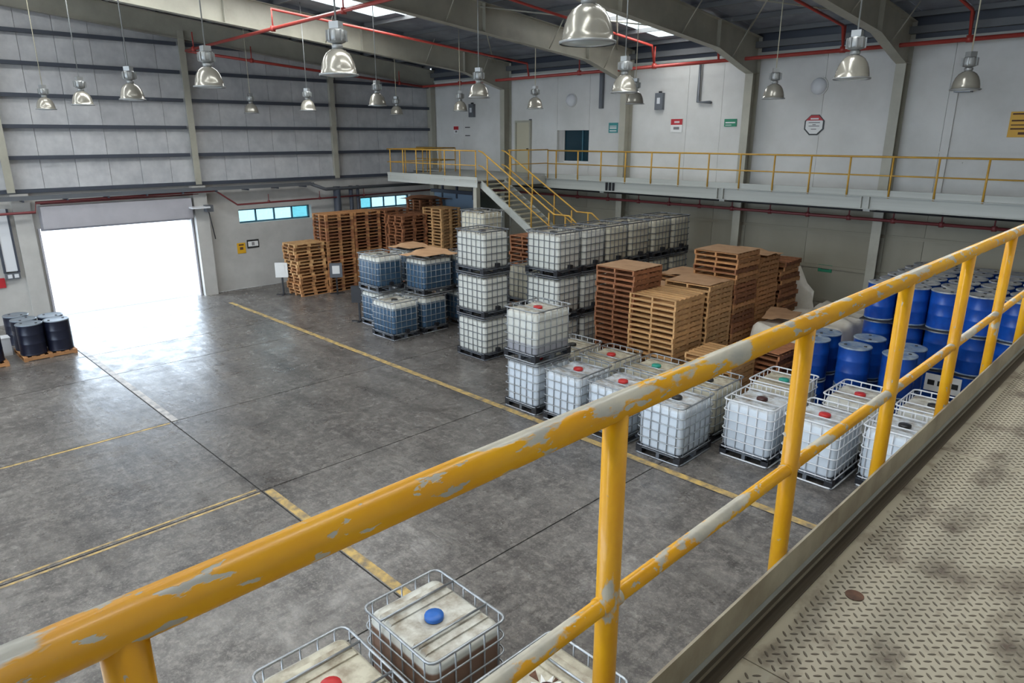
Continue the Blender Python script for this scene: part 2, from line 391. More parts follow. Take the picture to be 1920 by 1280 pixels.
floor_line('pale worn line running from the dark drums to the slab corner', 'line_white', -22.3, -15.2, 4.57, 4.71)
floor_line('yellow line ending beneath the blue-capped tank', 'line_yellow', -10.8, -5.0, 4.58, 4.73)
floor_line('thin yellow line across the floor nearer the loading door', 'line_yellow', -15.16, -15.09, -6, 4.5)
floor_line('farther stripe of the double yellow line on the near floor', 'line_yellow', -10.98, -10.93, -6, 4.5)
floor_line('nearer stripe of the double yellow line on the near floor', 'line_yellow', -10.83, -10.78, -6, 4.5)

# ---- left wall (gable): lower block wall with door + windows, upper foil cladding with girts
wl = MB()
TH = .35
def wall_x(mb, y0, y1, z0, z1): mb.box(WEST - TH, WEST, y0, y1, z0, z1)
DOOR = (5.1, 10.0, 3.03); W1 = (11.9, 15.1, 2.62, 3.18); W2 = (17.6, 20.4, 2.78, 3.32)
wall_x(wl, SOUTH, DOOR[0], 0, 4.2); wall_x(wl, DOOR[0], DOOR[1], DOOR[2], 4.2); wall_x(wl, DOOR[1], W1[0], 0, 4.2)
wall_x(wl, W1[0], W1[1], 0, W1[2]); wall_x(wl, W1[0], W1[1], W1[3], 4.2); wall_x(wl, W1[1], W2[0], 0, 4.2)
wall_x(wl, W2[0], W2[1], 0, W2[2]); wall_x(wl, W2[0], W2[1], W2[3], 4.2); wall_x(wl, W2[1], NORTH + .3, 0, 4.2)
wall_left = structure(wl.build('wall_left', 'wall_low'))
y = SOUTH; k = 0
PW = 1.02
while y < NORTH:
    y1 = min(y + PW, NORTH)
    poly = [(y + .006, 4.2), (y1 - .006, 4.2), (y1 - .006, roof_z(y1) + .25), (y + .006, roof_z(y) + .25)]
    if y < RIDGE_Y < y1: poly = poly[:3] + [(RIDGE_Y, roof_z(RIDGE_Y) + .25)] + poly[3:]
    MB().prism(poly, 'x', WEST - .10, WEST - .02 - .012 * (k % 2)).build('cladding_panel', 'foil', wall_left)
    y = y1; k += 1
structure(MB().box(WEST - .2, WEST - .11, SOUTH, NORTH, 4.2, 10.9).build('wall_left_backing', 'girt'))
for z in (9.16, 8.21, 7.25, 6.30, 5.33):
    for a, b in ((-13.5, 4.35), (4.6, 10.25), (10.5, 16.2), (16.45, 21.7)):
        if roof_z(b) - .5 < z: b = min(b, EAVE_Y - (z + .3 - ROOF0) / SLOPE)
        if b > a: bar('girt', 'girt', wall_left, WEST - .005, WEST + .16, a, b, z - .06, z + .06)
bar('girt', 'girt', wall_left, WEST - .005, WEST + .12, -13.5, 21.7, 4.22, 4.34)
bar('wall_cap', 'wall_low', wall_left, WEST - .3, WEST + .02, -13.5, 21.8, 4.2, 4.23)

# ---- back wall (north): panels above the mezzanine, lower wall behind the stock
wb = MB().box(WEST - .3, EAST + .3, NORTH + .05, NORTH + .35, 0, 4.2)
NWIN = (-19.45, -17.8, 4.98, 6.22)
wb.box(WEST - .3, EAST + .3, NORTH + .30, NORTH + .35, 4.2, 9.4)
wall_back = structure(wb.build('wall_back', 'wall'))
xs = [WEST, -25.2, -22.2, -19.45, -17.8, -15.9, -13.5, -12.2, -11.1, -8.9, -6.7, -5.6, -3.0, EAST]
for i in range(len(xs) - 1):
    a, b = xs[i] + .004, xs[i + 1] - .004
    if xs[i] == -19.45:
        bar('wall_panel', 'wall', wall_back, a, b, NORTH, NORTH + .3, 4.2, NWIN[2]); bar('wall_panel', 'wall', wall_back, a, b, NORTH, NORTH + .3, NWIN[3], 8.42)
    else:
        bar('wall_panel', 'wall', wall_back, a, b, NORTH, NORTH + .3, 4.2, 8.42)
    bar('lower_wall_panel', 'wall_back_low_shaded', wall_back, a, b, NORTH, NORTH + .05, 0, 4.2)
bar('eave_trim', 'beam', wall_back, WEST, EAST, NORTH - .04, NORTH + .3, 8.42, 8.5)
bar('eave_trim', 'girt', wall_back, WEST, EAST, NORTH + .02, NORTH + .3, 8.5, 9.1)
bar('eave_strut', 'purlin', wall_back, WEST, EAST, NORTH - .22, NORTH - .02, 8.62, 8.80)
for z in (1.05, 2.1, 3.2):
    bar('lower_wall_rail', 'wall_back_low_shaded', wall_back, WEST, EAST, NORTH - .05, NORTH, z - .05, z + .05)
bar('wall_ledge', 'wall', wall_back, -5.9, EAST, NORTH - .03, NORTH, 5.55, 5.60)

# ---- unseen walls that close the hall
ws = MB().box(WEST, -21, SOUTH - .3, SOUTH, 0, 5.8).box(-5, EAST, SOUTH - .3, SOUTH, 0, 5.8).box(-21, -5, SOUTH - .3, SOUTH, 4.6, 5.8).box(WEST, EAST, SOUTH - .3, SOUTH, 8.2, 9.2)  # upper gap is the added clerestory band for fill light
structure(ws.build('wall_front', 'wall'))
we = MB().prism([(SOUTH - .3, 0), (NORTH + .3, 0), (NORTH + .3, 9.2), (RIDGE_Y, 10.9), (SOUTH - .3, 9.2)], 'x', EAST, EAST + .3)
structure(we.build('wall_right', 'wall'))

# ---- roof: ceiling with sheets, skylight strips and purlins
ceil = structure(MB().box(WEST - .3, EAST + .3, RIDGE_Y - .3, RIDGE_Y + .3, roof_z(RIDGE_Y) + .33, roof_z(RIDGE_Y) + .36).build('ceiling', 'roof'))
def sheet(name, m, x0, x1, y0, y1, dz=.13):
    MB().prism([(y0, roof_z(y0) + dz), (y1, roof_z(y1) + dz), (y1, roof_z(y1) + dz + .03), (y0, roof_z(y0) + dz + .03)], 'x', x0 + .004, x1 - .004).build(name, m, ceil)
for i in range(26):
    x0 = WEST - .1 + SHEET_W * i; x1 = x0 + SHEET_W
    for lo_, hi_ in ((RIDGE_Y, NORTH + .3), (SOUTH - .3, RIDGE_Y)):
        cur = lo_
        for (j, a, b) in sorted([q for q in SKY if q[0] == i and lo_ <= q[1] < hi_], key=lambda q: q[1]):
            if a > cur: sheet('roof_sheet', 'roof', x0, x1, cur, a)
            sheet('skylight_sheet', 'skylight', x0, x1, a, b); cur = b
        if cur < hi_: sheet('roof_sheet', 'roof', x0, x1, cur, hi_)
py = NORTH - .5
while py > SOUTH + .4:
    z = roof_z(py)
    bar('purlin', 'purlin', ceil, WEST, EAST, py - .035, py + .035, z + .0, z + .125)
    py -= 1.66
# ridge and eave bracing rods
for (xa, ya, xb, yb) in ((-15.9, 21.0, -11.1, 14.5), (-11.1, 21.0, -6.7, 14.5), (-11.1, 14.5, -6.7, 21.0), (-22.2, 21.0, -15.9, 14.5), (-15.9, 14.5, -11.1, 21.0)):
    MB().tube([(xa, ya, roof_z(ya) - .12), (xb, yb, roof_z(yb) - .12)], .022, 6).build('brace_rod', 'frame', ceil)

# ================================================================== STEEL PORTAL FRAMES
def rafter_low(y):
    if y >= 21.4: return 7.88
    if y >= 19.3: return 8.45 - (y - 19.3) / 2.1 * .57
    return 8.45 + (19.3 - y) * .086
def frame(x, label, full=True):
    t = thing('portal_frame', label, 'steel frame', (x, NORTH, 0), 0, 'steel portal frames')
    def L(mb, name, m='frame'): return mb.build(name, m, t, (-x, -NORTH, 0))
    fw = .13; yc = NORTH - .02
    # column: I section against the wall
    c = MB().box(x - fw, x + fw, yc - .43, yc - .415, 0, 7.9).box(x - fw, x + fw, yc - .015, yc, 0, 8.95).box(x - .006, x + .006, yc - .416, yc - .014, 0, 7.95)
    L(c, 'column')
    ys = [21.47, 21.0, 20.4, 19.8, 19.3, 16, 12, 8, 5.5, RIDGE_Y]
    web = [(yc, 7.88)] + [(q, rafter_low(q)) for q in ys] + [(RIDGE_Y, roof_z(RIDGE_Y) - .02)] + [(yc, roof_z(yc) - .02)]
    L(MB().prism(web, 'x', x - .007, x + .007), 'rafter_web')
    fl = MB()
    for a, b in zip(ys[:-1], ys[1:]):
        fl.prism([(a, rafter_low(a) - .016), (b, rafter_low(b) - .016), (b, rafter_low(b)), (a, rafter_low(a))], 'x', x - fw, x + fw)
    L(fl, 'bottom_flange')
    L(MB().prism([(yc, roof_z(yc) - .02), (RIDGE_Y, roof_z(RIDGE_Y) - .02), (RIDGE_Y, roof_z(RIDGE_Y)), (yc, roof_z(yc))], 'x', x - fw, x + fw), 'top_flange')
    for ysn in (19.3, 14.6, 9.8):
        for s in (-1, 1):
            L(MB().box(x + s * .007, x + s * fw, ysn - .006, ysn + .006, rafter_low(ysn), roof_z(ysn) - .02), 'stiffener')
    L(MB().box(x - fw, x + fw, yc - .43, yc, 7.88, 7.896), 'knee_plate')
    # far slope, out of the picture but part of the same frame
    yo = RIDGE_Y
    L(MB().prism([(yo, roof_z(yo) - .02), (SOUTH, roof_z(SOUTH) - .02), (SOUTH, 7.9), (SOUTH + 2, 8.5), (yo, rafter_low(yo))], 'x', x - .007, x + .007), 'rafter_web')
    L(MB().box(x - fw, x + fw, SOUTH + .02, SOUTH + .4, 0, 7.95), 'column')
    for yb in (20.2, 17.4, 13.2):
        for s in (-1, 1):
            L(MB().tube([(x + s * .05, yb, rafter_low(yb) + .03), (x + s * .62, yb, roof_z(yb) + .06)], .018, 5), 'fly_brace')
frame(-22.2, 'steel portal frame landing on the back wall beside the stair head')
frame(-15.9, 'steel portal frame right of the dark teal window')
frame(-11.1, 'steel portal frame just left of the round red-topped sign')
frame(-6.75, 'steel portal frame right of the round red-topped sign')
frame(-2.0, 'rightmost steel portal frame above the near walkway end')
# gable frame on the left wall: posts + raking rafter
g = thing('gable_frame', 'end frame of posts and sloping rafter against the foil-clad wall', 'steel frame', (WEST, 10, 0))
for yy in (4.48, 10.38, 16.32):
    MB().box(WEST + .0, WEST + .30, yy - .012, yy + .012, 4.25, roof_z(yy) - .45).box(WEST + .29, WEST + .305, yy - .11, yy + .11, 4.25, roof_z(yy) - .45).build('wind_post', 'frame', g, (-WEST, -10, 0))
MB().box(WEST, WEST + .3, 21.6, 21.86, 0, 8.3).build('wind_post', 'frame', g, (-WEST, -10, 0))
def rake(name, x0, x1, dz0, dz1):
    MB().prism([(NORTH, roof_z(NORTH) + dz0), (RIDGE_Y, roof_z(RIDGE_Y) + dz0), (RIDGE_Y, roof_z(RIDGE_Y) + dz1), (NORTH, roof_z(NORTH) + dz1)], 'x', x0, x1).build(name, 'frame', g, (-WEST, -10, 0))
rake('rafter_web', WEST + .2, WEST + .215, -.7, 0); rake('bottom_flange', WEST + .08, WEST + .34, -.715, -.7); rake('top_flange', WEST + .08, WEST + .34, -.015, 0)
MB().box(WEST, WEST + .32, 10.1, 10.6, 0, 4.2).build('door_post', 'wall_low', g, (-WEST, -10, 0))
MB().box(WEST, WEST + .12, 4.45, 4.95, 0, 4.2).build('door_post', 'wall_low', g, (-WEST, -10, 0))

# ================================================================== LEFT WALL FITTINGS
d = structure(MB().box(WEST - .02, WEST + .42, DOOR[0] + .05, DOOR[1] - .02, 3.05, 3.78).build('door_1', 'shutter'))
for yy in (DOOR[0] - .06, DOOR[1]):
    bar('guide_rail', 'shutter', d, WEST - .01, WEST + .09, yy, yy + .06, 0, 3.05)
bar('bottom_slat', 'shutter', d, WEST + .06, WEST + .12, DOOR[0] + .02, DOOR[1] - .02, 2.96, 3.06)
def strip_window(n, W, panes, m):
    y0, y1, z0, z1 = W
    fr = structure(MB().box(WEST - .28, WEST - .2, y0, y1, z0, z0 + .06).box(WEST - .28, WEST - .2, y0, y1, z1 - .06, z1)
                   .box(WEST - .28, WEST - .2, y0, y0 + .07, z0, z1).box(WEST - .28, WEST - .2, y1 - .07, y1, z0, z1).build(n, 'teal_frame'))
    wd = (y1 - y0) / panes
    for i in range(panes):
        bar('pane', m[i], fr, WEST - .245, WEST - .235, y0 + wd * i + .03, y0 + wd * (i + 1) - .03, z0 + .05, z1 - .05)
        if i: bar('mullion', 'teal_frame', fr, WEST - .27, WEST - .21, y0 + wd * i - .03, y0 + wd * i + .03, z0 + .05, z1 - .05)
strip_window('window_1', W1, 4, ['pane_clear', 'pane_clear', 'pane_clear', 'pane'])
strip_window('window_2', W2, 4, ['pane', 'pane_clear', 'pane_clear', 'pane_clear'])
# cable tray and pipes along the top of the block wall
tr = thing('cable_tray', 'grey cable tray running along the top of the left block wall', 'cable tray', (WEST + .4, 9, 4.0))
def tp(name, m, *b): bar(name, m, tr, b[0] - WEST - .4, b[1] - WEST - .4, b[2] - 9, b[3] - 9, b[4] - 4, b[5] - 4)
tp('side_rail', 'galv_dark', WEST + .30, WEST + .32, -2, 15.0, 4.02, 4.14); tp('side_rail', 'galv_dark', WEST + .58, WEST + .60, -2, 15.0, 4.02, 4.14)
tp('tray_floor', 'galv_dark', WEST + .32, WEST + .58, -2, 15.0, 4.02, 4.035)
yy = -1.5
while yy < 15.2: tp('bracket', 'girt', WEST, WEST + .62, yy - .02, yy + .02, 3.96, 4.02); yy += 1.24
def pipe(name, label, pts, r, m, hang=(), up=.35, parts=True, group=None):
    o = thing(name, label, 'pipe', pts[0], 0, group)
    l = Vector(pts[0])
    MB().tube([Vector(p) - l for p in pts], r, 8).build('pipe_run', m, o)
    for h in hang:
        h = Vector(h) - l
        MB().tube([h, h + Vector((0, 0, up))], r * .45, 6).build('hanger_rod', m, o)
        MB().tube([h - Vector((0, 0, r * 1.5)), h + Vector((0, 0, r * 1.5))], r * 1.5, 8).build('coupling', m, o)
    return o
X0 = WEST + .45
pipe('cable_tray_run', 'lower cable tray dropping under the mezzanine on the left wall', [(X0, 14.9, 4.08), (X0, 15.6, 3.82), (X0, 21.5, 3.82)], .07, 'galv_dark')
pipe('fire_pipe', 'dark red fire pipe stepping down above the loading door and strip window',
     [(X0, 2.5, 3.62), (X0, 5.0, 3.62), (X0, 5.05, 3.92), (X0, 10.9, 4.0), (X0, 11.7, 3.42), (X0, 21.5, 3.5)], .035, 'red_dark',
     [(X0, q, 3.46) for q in (13.0, 15.3, 17.5)], .3)
pipe('fire_pipe', 'second thin dark pipe just above the loading door shutter', [(X0 - .15, 5.2, 3.86), (X0 - .15, 10.3, 3.90)], .025, 'red_dark')
for yy, rr in ((16.2, .16), (16.9, .09), (17.25, .07)):
    tag(MB().lathe([(rr, 0), (rr, 3.9)], 14, (WEST + .35, yy, 0)).build('down_pipe', 'girt'),
        {16.2: 'widest dark downpipe between the two strip windows', 16.9: 'middle dark downpipe between the two strip windows', 17.25: 'thin dark downpipe nearest the far strip window'}[yy], 'pipe', 'downpipes on the left wall')
# white conduit panel left of the loading door, small bracket right of the door
t = thing('service_duct', 'white vertical service duct with dark edges left of the loading door', 'duct', (WEST, 4.1, 0))
bar('duct_body', 'tray_white', t, 0, .12, -.16, .16, 1.75, 3.75); bar('edge_strip', 'girt', t, 0, .14, -.22, -.16, 1.7, 3.75); bar('edge_strip', 'girt', t, 0, .14, .16, .22, 1.7, 3.75)
bar('outlet_box', 'galv_dark', t, 0, .18, -.2, .2, 1.5, 1.7); bar('socket', 'tray_white', t, .18, .2, -.15, -.03, 1.54, 1.66); bar('socket', 'tray_white', t, .18, .2, .03, .15, 1.54, 1.66)
t = thing('track_arm', 'grey shutter drive with chain right of the loading door head', 'shutter drive', (WEST + .3, 10.2, 3.3))
bar('arm', 'tray_white', t, 0, .5, -.35, .3, .1, .16); MB().tube([(.25, .3, .1), (.25, .45, -1.1)], .02, 6).build('chain', 'dark', t); bar('motor', 'galv_dark', t, .1, .4, .2, .45, -.05, .2)
t = thing('extinguisher_sign', 'small red board at the left edge near the drums', 'sign', (WEST + .02, 3.75, 1.35)); bar('board', 'sign_red', t, 0, .03, -.25, .12, -.12, .2)

def sign_x(name, label, y, z, w_, h_, base, marks):
    """sign board on the left wall: marks are (y0,y1,z0,z1,material) in board units"""
    t = thing(name, label, 'sign', (WEST + .005, y, z))
    bar('board', base, t, 0, .02, -w_ / 2, w_ / 2, -h_ / 2, h_ / 2)
    for a, b, c_, e, m in marks: bar('mark', m, t, .02, .024, a * w_, b * w_, c_ * h_, e * h_)
def sign_y(name, label, x, z, w_, h_, base, marks):
    t = thing(name, label, 'sign', (x, NORTH - .005, z))
    bar('board', base, t, -w_ / 2, w_ / 2, -.02, 0, -h_ / 2, h_ / 2)
    for a, b, c_, e, m in marks: bar('mark', m, t, a * w_, b * w_, -.024, -.02, c_ * h_, e * h_)
sign_x('wall_sign', 'small yellow notice on the wall below the strip window', 11.85, 1.65, .34, .42, 'sign_yellow', [(-.3, .3, .25, .38, 'rust'), (-.2, .2, -.15, .1, 'rust')])
sign_x('wall_sign', 'small white notice with black border beside the yellow one', 12.35, 1.78, .5, .34, 'sign_dark', [(-.42, .42, -.3, .3, 'sign_white'), (-.12, .12, -.2, .22, 'sign_ink')])

# ================================================================== BACK WALL FITTINGS
wn = structure(MB().box(NWIN[0], NWIN[1], NORTH + .18, NORTH + .22, NWIN[2], NWIN[3]).build('window_3', 'dark_glass'))
for a, b in ((NWIN[0] + .0, NWIN[0] + .04), (-18.25, -18.2), (NWIN[1] - .04, NWIN[1])):
    bar('mullion', 'teal_frame', wn, a, b, NORTH + .14, NORTH + .2, NWIN[2], NWIN[3])
bar('sill', 'sign_white', wn, NWIN[0] + .3, NWIN[1], NORTH + .1, NORTH + .2, NWIN[2], NWIN[2] + .06)
bar('reveal', 'wall_low', wn, NWIN[0], NWIN[0] + .30, NORTH + .12, NORTH + .16, NWIN[2], NWIN[3])
dr = structure(MB().box(-21.72, -20.95, NORTH - .05, NORTH - .005, 4.5, 6.55).build('door_2', 'door_beige'))
bar('door_frame', 'frame', dr, -21.80, -21.72, NORTH - .09, NORTH, 4.5, 6.63); bar('door_frame', 'frame', dr, -20.95, -20.87, NORTH - .09, NORTH, 4.5, 6.63); bar('door_frame', 'frame', dr, -21.8, -20.87, NORTH - .09, NORTH, 6.55, 6.63)
bar('door_handle', 'dark', dr, -21.1, -21.02, NORTH - .1, NORTH - .05, 5.45, 5.5)
tx = 'sign_white'
sign_y('wall_sign', 'green and white notice right of the dark teal window', -16.62, 6.3, .42, .36, 'sign_teal', [(-.38, .38, .12, .2, tx), (-.38, .38, -.1, .04, tx), (-.38, .38, -.36, -.26, tx)])
sign_y('wall_sign', 'white notice with red header on the upper back wall', -13.87, 6.35, .46, .44, 'sign_white', [(-.5, .5, .06, .5, 'sign_red'), (-.2, .25, .2, .34, tx), (-.25, .25, -.3, -.1, 'sign_ink')])
sign_y('wall_sign', 'green arrow sign on the upper back wall', -11.83, 6.42, .44, .24, 'sign_green', [(-.4, .4, -.06, .1, tx), (-.4, .1, -.34, -.26, tx)])
sign_y('wall_sign', 'green exit sign low on the wall behind the white sheeting', -8.2, 2.05, .42, .22, 'sign_green', [(-.3, .3, -.12, .12, 'sign_dark')])
sign_y('wall_sign', 'yellow notice with brown lines at the right edge', -3.85, 6.28, .56, .62, 'sign_yellow', [(-.42, .42, .38, .44, 'rust'), (-.42, .42, .12, .18, 'rust'), (-.42, .42, -.04, .0, 'rust'), (-.42, .42, -.2, -.14, 'rust'), (-.1, .3, -.4, -.3, 'rust')])
sign_y('wall_sign', 'small red and white notice on the wall left of the stair', -25.73, 6.28, .34, .34, 'sign_white', [(-.5, .5, 0, .45, 'sign_red'), (-.5, -.25, .05, .4, 'sign_dark'), (.25, .5, .05, .4, 'sign_dark'), (-.2, .2, -.35, -.1, 'sign_ink')])
t = thing('wall_vent', 'pair of thin dark vent slots on the wall left of the stair', 'vent', (-24.94, NORTH, 6.2)); bar('slot', 'sign_dark', t, -.16, .16, -.02, 0, .16, .2); bar('slot', 'sign_dark', t, -.16, .16, -.02, 0, -.2, -.16)
# round octagon sign
t = thing('round_sign', 'octagonal white sign with red header on the upper back wall', 'sign', (-9.07, NORTH - .02, 6.32))
def ngon(name, m, r, y0, y1, cut=None, n=8, off=math.pi / 8):
    p = [(r * math.cos(off + 2 * math.pi * i / n), r * math.sin(off + 2 * math.pi * i / n)) for i in range(n)]
    if cut is not None:
        q = []
        for i in range(n):
            a, b = p[i], p[(i + 1) % n]
            if a[1] >= cut: q.append(a)
            if (a[1] >= cut) != (b[1] >= cut):
                s = (cut - a[1]) / (b[1] - a[1]); q.append((a[0] + s * (b[0] - a[0]), cut))
        p = q
    MB().prism(p, 'y', y0, y1).build(name, m, t)
ngon('board', 'sign_dark', .32, 0, .02); ngon('face', 'sign_white', .275, -.004, 0); ngon('header', 'sign_red', .30, -.008, -.003, .13)
bar('mark', 'sign_white', t, -.12, .12, -.012, -.008, .16, .2)
for q, wq in ((.07, .17), (.01, .05), (-.03, .16), (-.12, .08)): bar('mark', 'sign_ink', t, -wq, wq, -.008, -.004, q - .012, q + .012)
for x, z, l in ((-9.06, 7.42, 'round white vent dome above the octagonal sign'), (-18.72, 7.35, 'round white vent dome left of the hanging drop pipe')):
    t = thing('wall_vent', l, 'vent', (x, NORTH, z), 0, 'round vents on the back wall')
    m_ = MB().lathe([(.24, 0), (.24, .05), (.2, .12), (.1, .17), (.001, .18)], 20); o = m_.build('dome', 'tray_white', t); o.rotation_euler = (math.pi / 2, 0, 0)
    m_ = MB().lathe([(.27, 0), (.27, .03)], 20); o = m_.build('flange', 'wall', t); o.rotation_euler = (math.pi / 2, 0, 0)
for x, z, l in ((-14.59, 7.17, 'dark box loudspeaker on the wall above the red header notice'), (-24.55, 7.1, 'dark loudspeaker on the wall above the vent slots')):
    t = thing('loudspeaker', l, 'loudspeaker', (x, NORTH, z), 0, 'wall loudspeakers')
    bar('cabinet', 'galv_dark', t, -.16, .16, -.14, 0, -.28, .28); bar('grille', 'tray_white', t, -.06, .06, -.16, -.14, -.08, .12); bar('bracket', 'dark', t, -.04, .04, -.1, 0, .28, .34)
pipe('drop_pipe', 'dark L-shaped drop pipe on the wall left of the green arrow sign', [(-13.05, NORTH - .1, 8.4), (-13.05, NORTH - .1, 7.1), (-12.6, NORTH - .1, 7.08), (-12.6, NORTH - .02, 7.08)], .04, 'galv_dark')
tag(MB().box(-17.27, -17.12, NORTH - .12, NORTH - .0, 7.0, 8.42).build('cable_duct', 'galv_dark'), 'grey vertical duct on the wall above the green and white notice', 'duct')
tag(MB().box(-21.0, -20.88, NORTH - .05, NORTH, 6.35, 6.68).build('call_box', 'galv_dark'), 'slim grey box on the wall right of the beige door', 'box')
t = thing('flood_light', 'dark flood light under the rightmost hanging lamp on the wall', 'flood light', (-5.25, NORTH, 7.25)); bar('housing', 'galv_dark', t, -.18, .2, -.3, -.02, -.16, .12); bar('arm', 'dark', t, -.02, .03, -.1, 0, .1, .2); bar('front_glass', 'dark', t, -.15, .17, -.31, -.3, -.13, .09)
tag(MB().box(-5.35, -5.0, NORTH - .04, NORTH, 5.3, 5.33).box(-5.45, -5.38, NORTH - .06, NORTH, 4.52, 7.6).build('conduit', 'wall'), 'white conduit rising on the wall behind the rightmost lamp', 'conduit')

# sprinkler mains
pipe('sprinkler_pipe', 'red sprinkler main along the top of the back wall', [(-26.9, 20.9, 8.18), (-26.4, 21.1, 8.2), (EAST - .1, 21.1, 8.33)], .055, 'red',
     [(-24.5, 21.1, 8.22), (-22.6, 21.1, 8.23), (-17.7, 21.1, 8.25), (-14.4, 21.1, 8.27), (-11.25, 21.1, 8.29), (-8.2, 21.1, 8.30), (-5.15, 21.1, 8.31)], .62)
pipe('sprinkler_pipe', 'red sprinkler pipe sloping along the foil-clad wall', [(-26.9, 10.4, 8.9), (-26.9, 20.9, 8.18)], .05, 'red', [(-26.9, 19.6, 8.27), (-26.9, 12.8, 8.74)], .5)
pipe('sprinkler_pipe', 'red sprinkler pipe crossing overhead from the foil-clad wall', [(-26.9, 10.4, 8.9), (-4, 10.4, 9.18)], .05, 'red', [(-26.2, 10.4, 8.9), (-20.3, 10.4, 8.98), (-16.5, 10.4, 9.02)], .55)
pipe('sprinkler_pipe', 'red branch pipe under the roof in the first bay', [(-20.3, 10.4, 9.5), (-20.3, 21.0, 8.75), (-20.3, 21.1, 8.25)], .035, 'red')
pipe('sprinkler_pipe', 'red branch pipe along the roof beside the bright skylight', [(-12.0, 21.1, 8.29), (-12.0, 21.0, 8.85), (-12.0, 12, 9.65)], .035, 'red')
pipe('sprinkler_pipe', 'red branch pipe under the roof of the third bay', [(-14.4, 21.1, 8.27), (-14.4, 20.9, 8.9), (-14.4, 12, 9.7)], .035, 'red')
pipe('sprinkler_pipe', 'red branch pipe under the roof of the fourth bay', [(-8.2, 21.1, 8.3), (-8.2, 20.9, 8.9), (-8.2, 13, 9.6)], .035, 'red')
pipe('sprinkler_pipe', 'red branch pipe rising at the right edge of the roof', [(-5.15, 21.1, 8.31), (-5.15, 20.9, 8.95), (-5.15, 14, 9.55)], .035, 'red')
pipe('sprinkler_pipe', 'dark red pipe slung under the mezzanine on the back wall', [(-24, 21.3, 3.72), (EAST - .1, 21.3, 3.72)], .045, 'red_dark', [(x, 21.3, 3.72) for x in (-17.8, -16.3, -14.9, -13.6, -12.4, -11.2, -9.9, -8.7, -7.5, -6.3, -5.1, -3.9)], .3)
pipe('conduit_run', 'thin black conduit slung under the mezzanine on the back wall', [(-24, 21.1, 3.98), (EAST - .1, 21.1, 3.98)], .03, 'dark', [], 0)

# ================================================================== MEZZANINE
mz = thing('mezzanine', 'grey steel mezzanine walkway along the back wall with stair landing', 'mezzanine', (-10, 20.4, 4.5))
def mp(name, m, *b): return bar(name, m, mz, b[0] + 10, b[1] + 10, b[2] - 20.4, b[3] - 20.4, b[4] - 4.5, b[5] - 4.5)
EB = 20.40
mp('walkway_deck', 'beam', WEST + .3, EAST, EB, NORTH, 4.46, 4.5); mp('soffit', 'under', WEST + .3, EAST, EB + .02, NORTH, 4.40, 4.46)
mp('beam_flange', 'beam', -18.7, EAST, EB - .10, EB + .06, 4.42, 4.44); mp('beam_web', 'beam', -18.7, EAST, EB - .02, EB, 4.10, 4.42); mp('beam_flange', 'beam', -18.7, EAST, EB - .10, EB + .06, 4.08, 4.10)
mp('toe_board', 'beam', -18.7, EAST, EB - .01, EB, 4.44, 4.60)
for x in (-15.65, -15.5, -15.35): mp('stiffener', 'dark', x - .03, x + .03, EB - .09, EB - .02, 4.12, 4.40)
for x in (-11.25, -11.05, -6.9, -6.7): mp('stiffener', 'beam', x - .02, x + .02, EB - .1, EB - .02, 4.1, 4.42)
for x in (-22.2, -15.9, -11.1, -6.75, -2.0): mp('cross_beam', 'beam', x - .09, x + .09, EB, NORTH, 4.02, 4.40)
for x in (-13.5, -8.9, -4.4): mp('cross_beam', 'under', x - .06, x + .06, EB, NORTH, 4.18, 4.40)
# landing
LX0, LX1, LY = -24.1, -18.65, 16.8
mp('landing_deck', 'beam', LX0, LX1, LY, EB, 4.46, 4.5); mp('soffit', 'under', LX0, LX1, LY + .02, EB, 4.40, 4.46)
mp('landing_beam', 'beam', LX0, LX1, LY - .02, LY, 4.24, 4.52); mp('landing_beam', 'beam', LX0 - .02, LX0, LY, EB, 4.24, 4.52)
mp('landing_beam', 'beam', LX1, LX1 + .02, 18.2, EB, 4.24, 4.52); mp('toe_board', 'beam', LX0, LX1, LY - .03, LY - .02, 4.5, 4.6)
mp('landing_column', 'frame', -18.92, -18.74, LY + .02, LY + .2, 0, 4.4)
# blue-grey partition panels under the landing
t = thing('partition', 'blue-grey partition panel under the stair landing', 'partition', (-24.0, 20.2, 0)); bar('panel', 'panel_blue', t, -1.4, 1.6, 0, .06, 0, 3.55); bar('top_track', 'girt', t, -1.6, 1.7, -.05, .1, 3.55, 3.7)
for q in (-.8, .2, 1.3): bar('hanger', 'girt', t, q - .04, q + .04, -.04, .05, 3.35, 3.95)

def railing(label, pts, posts, z, h, m, r=.022, mid=.5, group='far guard railings'):
    t = thing('guard_railing', label, 'railing', (pts[0][0], pts[0][1], z), 0, group); l = Vector((pts[0][0], pts[0][1], z))
    MB().tube([Vector((p[0], p[1], z + h)) - l for p in pts], r, 8).build('top_rail', m, t)
    MB().tube([Vector((p[0], p[1], z + h * mid)) - l for p in pts], r * .75, 8).build('mid_rail', m, t)
    me = MB().tube([(0, 0, -.1), (0, 0, h)], r * 1.0, 8).mesh('post', m)
    for p in posts: put('post', me, t, Vector((p[0], p[1], z)) - l)
    return t
railing('yellow railing along the back mezzanine', [(-18.55, EB - .03), (EAST - .2, EB - .03)], [(-19.2 + 1.08 * i, EB - .03) for i in range(1, 19)], 4.5, .97, 'yellow_far', .026)
railing('yellow railing along the front of the stair landing', [(LX0, LY), (-18.72, LY)], [(-23.9 + .86 * i, LY) for i in range(7)], 4.5, 1.0, 'yellow_far', .022)
railing('short yellow railing on the left end of the stair landing', [(LX0, LY), (LX0, EB), (WEST + .6, EB)], [(LX0, LY + .9 * i) for i in range(1, 5)] + [(LX0 - 1.0 * i, EB) for i in range(1, 3)], 4.5, 1.0, 'yellow_far', .022)
